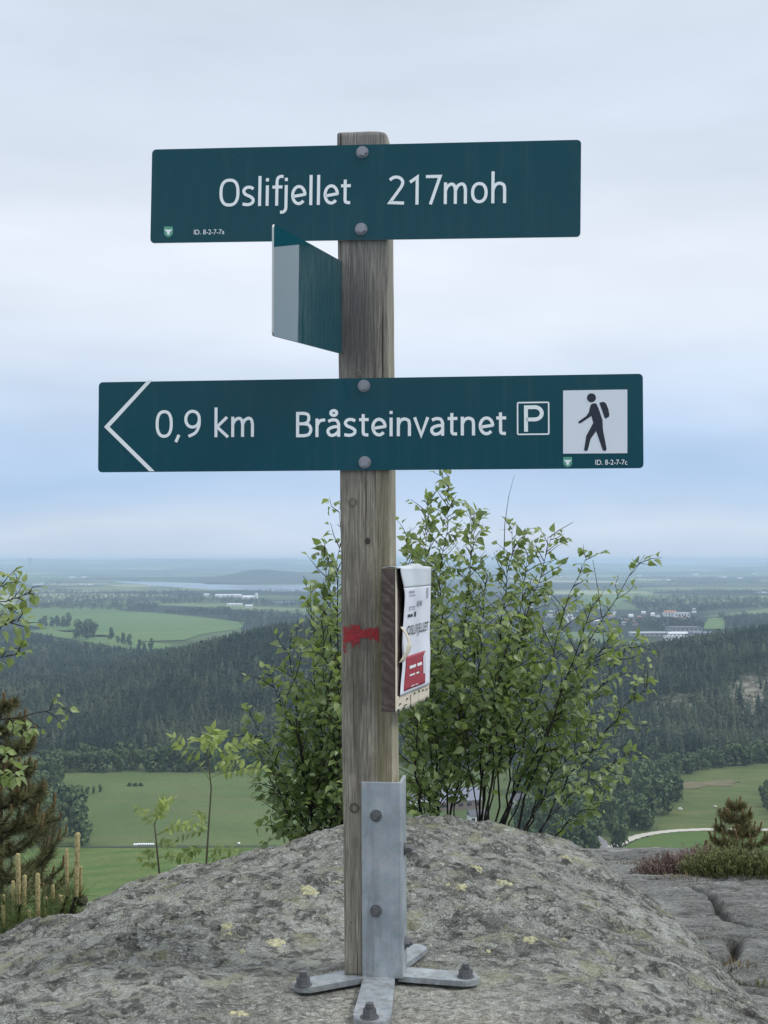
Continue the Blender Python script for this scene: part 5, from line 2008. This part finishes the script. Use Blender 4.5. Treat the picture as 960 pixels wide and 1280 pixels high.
for b, t, t0, dn_ in R0:
    stems.append(stem(b, t, 4.12 + rs.uniform(-.08, .08), 4.2 + rs.uniform(-.30, .30), t0=t0, d=dn_ * (0.8 if t0 > .45 else 1), r=rs.uniform(.0026, .0046)))
shrub('birch_shrub', 'tall leafy birch shrub behind the boulder, right of the timber', P(590, 1065, 4.12), stems, 31)
L0 = [((430, 1085), (424, 640), .35, .6), ((420, 1085), (406, 682), .25, .95), ((425, 1085), (440, 720), .25, 1.0), ((410, 1085), (388, 742), .25, 1.0), ((400, 1085), (362, 800), .25, 1.0),
      ((400, 1085), (338, 842), .28, 1.0), ((395, 1085), (310, 890), .32, 1.0), ((395, 1090), (322, 935), .3, 1.0), ((390, 1090), (345, 985), .25, 1.0), ((395, 1090), (330, 1030), .3, .6),
      ((410, 1085), (400, 850), .2, 1.1), ((420, 1085), (425, 830), .2, 1.1), ((405, 1085), (370, 900), .2, 1.1), ((420, 1085), (415, 950), .1, 1.0), ((405, 1088), (385, 960), .1, 1.0),
      ((440, 1085), (470, 860), .15, 1.0), ((400, 1088), (365, 1000), .2, .9), ((425, 1085), (400, 770), .3, 1.0), ((450, 1085), (480, 760), .2, .9)]
stems = [stem(b, t, 4.05 + rs.uniform(-.08, .08), 4.1 + rs.uniform(-.28, .28), t0=t0, d=dn_, r=rs.uniform(.0024, .0038)) for b, t, t0, dn_ in L0]
shrub('birch_shrub', 'lower leafy birch shrub behind the boulder, left of the timber', P(408, 1085, 4.05), stems, 32)
# leafless twigs standing out of the crown
for nm, pts in (('dead_twig', [(632, 660), (633, 640), (638, 612), (643, 594)]), ('dead_twig', [(690, 668), (704, 660), (716, 653)]), ('dead_twig', [(750, 760), (745, 728), (741, 700)])):
    pass

# birch twigs reaching in on the left
stems = []
for b, t, t0, dn_ in [((-120, 800), (38, 742), .45, 1.4), ((-120, 830), (30, 775), .5, 1.4), ((-110, 860), (28, 815), .55, 1.1), ((-120, 930), (84, 884), .72, .55), ((-110, 960), (32, 912), .5, 1.0), ((-120, 990), (24, 965), .6, 1.2), ((-110, 760), (18, 728), .5, 1.1)]:
    stems.append(stem(b, t, 3.3, 3.3 + rs.uniform(-.15, .15), t0=t0, d=dn_, r=.0035, bow=0.0, sag=0.03, tw=0.6, ti=0.3))
tb = P(-120, 1330, 3.3)
for y in (730, 800, 1000):
    pass
stems.append(dict(b=tb, t=P(-122, 740, 3.3), t0=.95, d=.2, r=.014, bow=0, sag=0))
shrub('birch_sapling', 'birch twigs with yellow-green leaves reaching in from the left edge', tb, stems, 33, leaf=(0.020, 0.036), cap=200)

# --- rowan saplings
ROWV, ROWT = leaf_base(0.62, 0.15, 0.2)


def frond(acc_l, acc_s, a, b, pairs, size, tint, r):
    a, b = Vector(a), Vector(b)
    mid = a.lerp(b, .5) + Vector((0, r.uniform(-.01, .01), (b - a).length * .14))
    pts = bez(a, mid, b, 12)
    tube(acc_s, pts, [0.0013 * (1 - .6 * k / 11) for k in range(12)], 4, .8)
    n = pairs
    for k in range(n):
        f = (0.25 + 0.72 * k / (n - 1)) * 11
        i_ = min(10, int(f))
        p = pts[i_].lerp(pts[i_ + 1], f - i_)
        tan = (pts[i_ + 1] - pts[i_]).normalized()
        side = tan.cross(Vector((r.gauss(0, .2), -0.75, .65))).normalized()
        for s in (-1, 1):
            d = (side * s * 1.0 + tan * .45 + Vector((0, 0, r.uniform(-.2, .1)))).normalized()
            R = leaf_frame((d + Vector((r.gauss(0, .2), r.gauss(0, .2), r.gauss(0, .2)))).normalized(), Vector((0, -.6, 1)), r.uniform(-.9, .9))
            sz = size * r.uniform(.9, 1.2) * (0.75 + 0.35 * math.sin(math.pi * (k + .6) / n)) * r.uniform(.85, 1.1)
            v = np.array([list(R @ (Vector(q) * sz) + p) for q in ROWV])
            acc_l.add(v, ROWT, min(1, max(0, tint + r.gauss(0, .12))))
    R = leaf_frame((pts[-1] - pts[-2]).normalized(), Vector((0, -.6, 1)), 0)
    acc_l.add(np.array([list(R @ (Vector(q) * size) + pts[-1]) for q in ROWV]), ROWT, tint)


def rowan(label, stempx, fronds, depth, seed):
    r = random.Random(seed)
    base = P(stempx[0][0], stempx[0][1] + 25, depth)
    root = thing('rowan_sapling', label, 'sapling', base)
    pts = [Vector((0, 0, -.02))] + [P(x, y, depth) - base for x, y in stempx]
    a = Acc()
    tube(a, pts, [0.0034 - 0.0016 * k / (len(pts) - 1) for k in range(len(pts))], 6, .8)
    ob('stem', a.mesh('stem', MAT['rowan_stem'], True), root)
    for (x0, y0, x1, y1, dd, pairs, size, tint) in fronds:
        al, as_ = Acc(), Acc()
        frond(al, as_, P(x0, y0, depth) - base, P(x1, y1, depth + dd) - base, pairs, size, tint, r)
        lf = ob('leaf', al.mesh('leaf', MAT['rowan'], True), root)
        ob('leaf_stalk', as_.mesh('leaf_stalk', MAT['rowan'], True), lf)
    return root


rowan('taller rowan sapling with light green fronds behind the boulder', [(258, 1078), (261, 1030), (264, 985), (260, 948)],
      [(262, 975, 216, 922, -.05, 7, .026, .5), (260, 945, 243, 922, -.12, 5, .030, .8), (260, 945, 266, 912, .02, 6, .030, .9), (261, 945, 276, 918, -.10, 6, .030, .85),
       (262, 950, 317, 926, .03, 7, .030, .7), (264, 972, 330, 962, -.06, 8, .028, .55), (262, 965, 300, 950, -.14, 6, .026, .5), (258, 1060, 230, 1068, -.05, 6, .022, .1), (258, 1065, 300, 1066, -.08, 6, .022, .2), (260, 1040, 222, 1050, .06, 5, .020, .1),
       (259, 1030, 246, 1018, -.06, 5, .022, .5), (258, 1072, 280, 1080, -.1, 5, .02, .3)], 3.85, 4)
rowan('shorter rowan sapling with a pale top frond left of the taller one', [(200, 1100), (197, 1070), (194, 1040), (193, 1028)],
      [(193, 1030, 216, 998, -.08, 7, .026, .95), (193, 1032, 205, 1000, -.02, 6, .026, .75), (194, 1035, 172, 1010, .04, 6, .020, .3), (195, 1044, 244, 1030, -.05, 6, .021, .6), (195, 1044, 252, 1034, .06, 6, .022, .6),
       (197, 1065, 176, 1072, -.04, 6, .021, .1), (198, 1072, 236, 1076, -.05, 7, .021, .15), (196, 1055, 215, 1056, -.05, 5, .018, .2), (198, 1080, 180, 1084, -.06, 5, .018, .2)], 3.7, 5)


# --- pines
def needle_set(acc, p, d, n, ln, w, r, spread=0.9, tint=0.4):
    V, T = [], []
    for k in range(n):
        q = (d * r.uniform(.3, 1.0) + Vector((r.gauss(0, spread), r.gauss(0, spread), r.gauss(0, spread))) * .6).normalized()
        s = q.cross(Vector((r.gauss(0, 1), r.gauss(0, 1), r.gauss(0, 1)))).normalized() * w
        l_ = ln * r.uniform(.7, 1.1)
        i0 = len(V)
        V += [tuple(p + s), tuple(p - s), tuple(p + q * l_)]
        T.append((i0, i0 + 1, i0 + 2))
    acc.add(V, T, min(1, max(0, tint + r.gauss(0, .18))))


def candle_mesh(seed, ln, rad, tint=.5):
    r = random.Random(seed)
    a = Acc()
    n, s = 40, 12
    V, T, C = [], [], []
    for k in range(n):
        t = k / (n - 1)
        rr_ = rad * (0.86 + 0.16 * t) * (1 if k < n - 1 else 0.72)
        for j in range(s):
            a_ = 2 * math.pi * (j + r.uniform(-.3, .3)) / s
            q = rr_ * (1 + r.uniform(-.2, .22))
            V.append((q * math.cos(a_) + .06 * rad * math.sin(5 * t), q * math.sin(a_), ln * t + r.uniform(-.004, .004) * ln))
            C.append(min(1, max(0, r.gauss(.45 + .25 * t, .25))))
    for k in range(n - 1):
        for j in range(s):
            T.append((k * s + j, k * s + (j + 1) % s, (k + 1) * s + (j + 1) % s, (k + 1) * s + j))
    V.append((0, 0, ln * 1.012))
    C.append(.2)
    for j in range(s):
        T.append(((n - 1) * s + j, (n - 1) * s + (j + 1) % s, len(V) - 1, len(V) - 1))
    quad = [t for t in T if len(set(t)) == 4]
    tri = [(t[0], t[1], t[2]) for t in T if len(set(t)) == 3] + [q for t in quad for q in ((t[0], t[1], t[2]), (t[0], t[2], t[3]))]
    return np_mesh('candle', np.array(V), np.array(tri), MAT['candle'], np.array(C), True)


MAT['candle'] = tint_mat('pine_candle', (0.14, 0.10, 0.045), (0.45, 0.40, 0.20), 0.8)
CANDLES = [candle_mesh(s, 1.0, 0.085) for s in range(4)]
BROWNC = tint_mat('brown_candle', (0.085, 0.055, 0.026), (0.22, 0.155, 0.075), 0.85)
CANDLES_B = []
for s in range(3):
    m_ = candle_mesh(20 + s, 1.0, 0.10)
    m_.materials[0] = BROWNC
    CANDLES_B.append(m_)


def pine(label, base, height, spread, seed, needle, nw, mat, whorls, per, candle_len, cat='pine', top_bare=0.0, dens=1.0, candles=None):
    """young pine: trunk, whorls of upswept branches, brushes of needles, upright candles"""
    r = random.Random(seed)
    root = thing('young_pine', label, cat, base)
    acc, nd = Acc(), Acc()
    trunk = [Vector((0.02 * height * math.sin(3 * t), 0.01 * height * math.cos(4 * t), height * t)) for t in np.linspace(-0.05, 1, 12)]
    tube(acc, trunk, [0.018 * height * (1 - .85 * k / 11) for k in range(12)], 7, .6)
    spots = [(trunk[-1], Vector((0, 0, 1)))]
    for w in range(whorls):
        t = 0.06 + 0.88 * w / (whorls - 1)
        z = height * t
        ln = spread * (1 - t) ** .8 + 0.08 * spread
        for k in range(per):
            a = 2 * math.pi * (k + r.random() * .7) / per + w * 1.1
            l2 = ln * r.uniform(.7, 1.1)
            b0 = Vector((0, 0, z))
            e = Vector((math.cos(a) * l2, math.sin(a) * l2, z + l2 * r.uniform(.15, .5)))
            m = Vector((math.cos(a) * l2 * .6, math.sin(a) * l2 * .6, z + l2 * .05))
            pts = bez(b0, m, e, 8)
            tube(acc, pts, [0.006 * height * (1 - .8 * q / 7) for q in range(8)], 5, r.uniform(.3, .9))
            subs = [pts]
            for q in range(3 if l2 > .25 * spread else 1):
                f = r.uniform(.35, .85)
                i_ = int(f * 7)
                p = pts[i_]
                d = (pts[i_ + 1] - p).normalized()
                sd_ = (d + d.cross(Vector((0, 0, 1))) * r.choice((-1, 1)) * .8 + Vector((0, 0, .25))).normalized()
                s2_ = [p + sd_ * (l2 * .38 * u) + Vector((0, 0, .12 * l2 * u * u)) for u in np.linspace(0, 1, 6)]
                tube(acc, s2_, [0.0032 * height * (1 - .7 * u / 5) for u in range(6)], 4, .6)
                subs.append(s2_)
            for sb in subs:
                nn = len(sb)
                for q in range(2, nn):
                    d = (sb[q] - sb[q - 1]).normalized()
                    for u in range(3):
                        p = sb[q - 1].lerp(sb[q], u / 3)
                        needle_set(nd, p, d, int(9 * dens), needle, nw, r, .9, .35 + .25 * (q / nn))
                spots.append((sb[-1], (sb[-1] - sb[-2]).normalized()))
    for q in range(6, 12):
        needle_set(nd, trunk[q], Vector((0, 0, 1)), int(14 * dens), needle, nw, r, 1.0, .4)
    ob('trunk', acc.mesh('trunk', MAT['bark'], True), root)
    nm = ob('needles', nd.mesh('needles', mat), root)
    nm['kind'] = 'stuff'
    for p, d in spots:
        if r.random() < .5:
            continue
        c = ob('candle', r.choice(candles or CANDLES_B), root)
        s = candle_len * r.uniform(.6, 1.2)
        dd = (d * .35 + Vector((r.gauss(0, .08), r.gauss(0, .08), 1))).normalized()
        c.rotation_mode = 'QUATERNION'
        c.rotation_quaternion = dd.to_track_quat('Z', 'Y')
        c.location = p
        c.scale = (s, s, s)
    return root


bp = P(-8, 1215, 4.6)
pine('dark young pine with brown candles at the left edge', bp, P(8, 868, 4.6).z - bp.z, 0.34, 41, 0.042, 0.0011, MAT['needle'], 11, 7, 0.042, dens=2.2)
bp = P(921, 1085, 7.6)
pine('tiny pine standing in heather at the right edge', bp, P(921, 1006, 7.6).z - bp.z, 0.22, 42, 0.046, 0.0014, MAT['needle_tan'], 5, 5, 0.05, dens=1.7)

# bushy pine close by on the left with tall pale candles
r = random.Random(8)
bd = 3.05
bp = P(50, 1225, bd)
mp_ = thing('dwarf_pine', 'low green pine with tall pale candles against the boulder', 'pine', bp)
acc, nd = Acc(), Acc()
cands = [(22, 1130, 1067, 9), (16, 1150, 1101, 6.5), (31, 1150, 1094, 7.5), (36, 1187, 1138, 8), (47, 1150, 1092, 8.5), (58, 1150, 1121, 6), (46, 1165, 1145, 7), (76, 1152, 1119, 9), (83, 1120, 1061, 7), (81, 1150, 1120, 6),
         (97, 1120, 1041, 9.5), (101, 1120, 1083, 6), (66, 1130, 1106, 6), (4, 1160, 1118, 7)]
for k, (x, y0, y1, w) in enumerate(cands):
    dd = bd + r.uniform(-.12, .12)
    a_, b_ = P(x + r.uniform(-2, 2), y0, dd) - bp, P(x, y1, dd) - bp
    root_pt = Vector((r.uniform(-.08, .05), r.uniform(-.05, .1), -0.02))
    pts = bez(root_pt, root_pt.lerp(a_, .6) + Vector((0, 0, -.03)), a_, 8)
    tube(acc, pts, [0.006 * (1 - .5 * q / 7) for q in range(8)], 6, .5)
    for q in range(2, 8):
        for u in range(3):
            needle_set(nd, pts[q - 1].lerp(pts[q], u / 3), (Vector((0, 0, 1)) + (pts[q] - pts[q - 1]).normalized()).normalized(), 16, 0.055, 0.0008, r, .8, .45)
    needle_set(nd, a_, Vector((0, 0, 1)), 30, 0.05, 0.0008, r, .7, .7)
    c = ob('candle', CANDLES[k % 4], mp_)
    ln = (b_ - a_).length
    c.rotation_mode = 'QUATERNION'
    c.rotation_quaternion = (b_ - a_).to_track_quat('Z', 'Y')
    c.location = a_
    wd = w * dd / F / 2 / 0.085 * .68
    c.scale = (wd, wd, ln)
for k in range(46):
    p = P(r.uniform(-20, 105), r.uniform(1128, 1205), bd + r.uniform(-.1, .25)) - bp
    needle_set(nd, p, Vector((r.gauss(0, .4), r.gauss(-.2, .3), 1)).normalized(), 34, 0.06, 0.0009, r, .75, .4)
ob('branches', acc.mesh('branches', MAT['bark'], True), mp_)
nm = ob('needles', nd.mesh('needles', MAT['needle_green']), mp_)
nm['kind'] = 'stuff'
bm = bmesh.new()
bmesh.ops.create_icosphere(bm, subdivisions=3, radius=0.0125)
for v in bm.verts:
    v.co *= 1 + 0.12 * math.sin(v.co.z * 900) * math.sin(math.atan2(v.co.y, v.co.x) * 5 + v.co.z * 400)
co_ = ob('pine_cone', bm_mesh('pine_cone', bm, MAT['knot'], True), mp_)
co_.location = P(103, 1126, bd - .05) - bp


# --- heather, heath and grass on the slab
def tuft(name, label, cat, base, n, rx, ry, h, w, mat, seed, lean=.35, curve=.3, kinds=None):
    r = random.Random(seed)
    root = thing(name, label, cat, base)
    acc = Acc()
    for k in range(n):
        a, q = r.uniform(0, 6.283), math.sqrt(r.random())
        x, y = rx * q * math.cos(a), ry * q * math.sin(a)
        hh = h * (1 - .55 * q * q) * r.uniform(.55, 1.1)
        d = Vector((x / rx * lean + r.gauss(0, .22), y / ry * lean + r.gauss(0, .22), 1)).normalized()
        p0 = Vector((x, y, float(bed_z(np.array([base[0] + x]), np.array([base[1] + y]))[0]) - base[2] - .01))
        p1 = p0 + d * hh * .55
        p2 = p0 + d * hh + Vector((d.x, d.y, -.3)) * hh * curve
        s = Vector((-d.y + r.gauss(0, .3), d.x + r.gauss(0, .3), 0))
        s = (s.normalized() if s.length > 1e-3 else Vector((1, 0, 0))) * w
        acc.add([tuple(p0 - s), tuple(p0 + s), tuple(p1 + s * .8), tuple(p1 - s * .8), tuple(p2)], [(0, 1, 2), (0, 2, 3), (3, 2, 4)], min(1, max(0, r.gauss(.45, .25))))
        if kinds == 'sprig':
            V, T = [], []
            for u in range(7):
                c = p0.lerp(p2, .3 + .7 * u / 7)
                for sgn in (-1, 1):
                    e = c + (Vector((r.gauss(0, 1), r.gauss(0, 1), .6)).normalized()) * hh * .16
                    sw = Vector((r.gauss(0, 1), r.gauss(0, 1), 0)).normalized() * w * 1.2
                    i0 = len(V)
                    V += [tuple(c - sw), tuple(c + sw), tuple(e)]
                    T.append((i0, i0 + 1, i0 + 2))
            acc.add(V, T, min(1, max(0, r.gauss(.5, .25))))
    f = ob('foliage', acc.mesh('foliage', mat), root)
    f['kind'] = 'stuff'
    return root


def onbed(px, py):
    p = BP(px, py)
    return (p.x, p.y, float(bed_z(np.array([p.x]), np.array([p.y]))[0]))


tuft('heather', 'brown dry heather growing along the far edge of the slab', 'heather', onbed(850, 1089), 420, .20, .16, .13, .0022, MAT['heather_b'], 51, .3, .1, 'sprig')
tuft('heather', 'low brown heather left of the tall heather', 'heather', onbed(825, 1090), 240, .15, .12, .08, .0022, MAT['heather_b'], 52, .3, .1, 'sprig')
tuft('heather', 'darkest brown heather tuft standing highest beside the green heath', 'heather', onbed(875, 1078), 200, .11, .10, .15, .0022, MAT['heather_b'], 53, .3, .1, 'sprig')
tuft('heath_shrub', 'bright green heath shrub left below the tiny pine', 'shrub', onbed(905, 1094), 520, .20, .14, .17, .0026, MAT['heather_g'], 54, .3, .15, 'sprig')
tuft('heath_shrub', 'bright green heath shrub at the right edge below the tiny pine', 'shrub', onbed(948, 1094), 520, .22, .14, .155, .0026, MAT['heather_g'], 55, .3, .15, 'sprig')
tuft('heath_shrub', 'green heath shrub beyond the right edge', 'shrub', onbed(1000, 1094), 420, .22, .14, .16, .0026, MAT['heather_g'], 56, .3, .15, 'sprig')
tuft('grass_tuft', 'dry yellow grass fringe in front of the brown heather', 'grass', onbed(872, 1097), 260, .26, .05, .05, .0018, MAT['dry'], 57, .4, .3)
tuft('grass_tuft', 'yellow moss and grass on the far ledge of the slab', 'grass', onbed(770, 1082), 260, .30, .05, .035, .002, MAT['dry'], 58, .4, .3)
tuft('grass_tuft', 'brown dry grass in the crack near the right edge', 'grass', onbed(905, 1205), 220, .10, .09, .045, .0014, MAT['dry'], 59, .4, .3)
tuft('grass_tuft', 'low greenish grass in the lowest crack at the right edge', 'grass', onbed(945, 1232), 300, .12, .06, .04, .0014, MAT['heather_g'], 60, .4, .3)
tuft('grass_tuft', 'short grass in the crack beside the boulder', 'grass', onbed(862, 1176), 160, .14, .03, .03, .0014, MAT['dry'], 61, .4, .3)

# leafless twigs above the crown belong to the right-hand shrub
sh = next(o for o in bpy.data.objects if o.name == 'birch_shrub')
for pts in ([(630, 690), (631, 655), (636, 620), (643, 594)], [(686, 672), (702, 661), (716, 653)], [(752, 772), (748, 740), (741, 700)]):
    a = Acc()
    tube(a, [P(x, y, 4.15) - sh.location for x, y in pts], [0.0016 - 0.0004 * k for k in range(len(pts))], 5, .7)
    ob('bare_twig', a.mesh('bare_twig', MAT['bark'], True), sh)
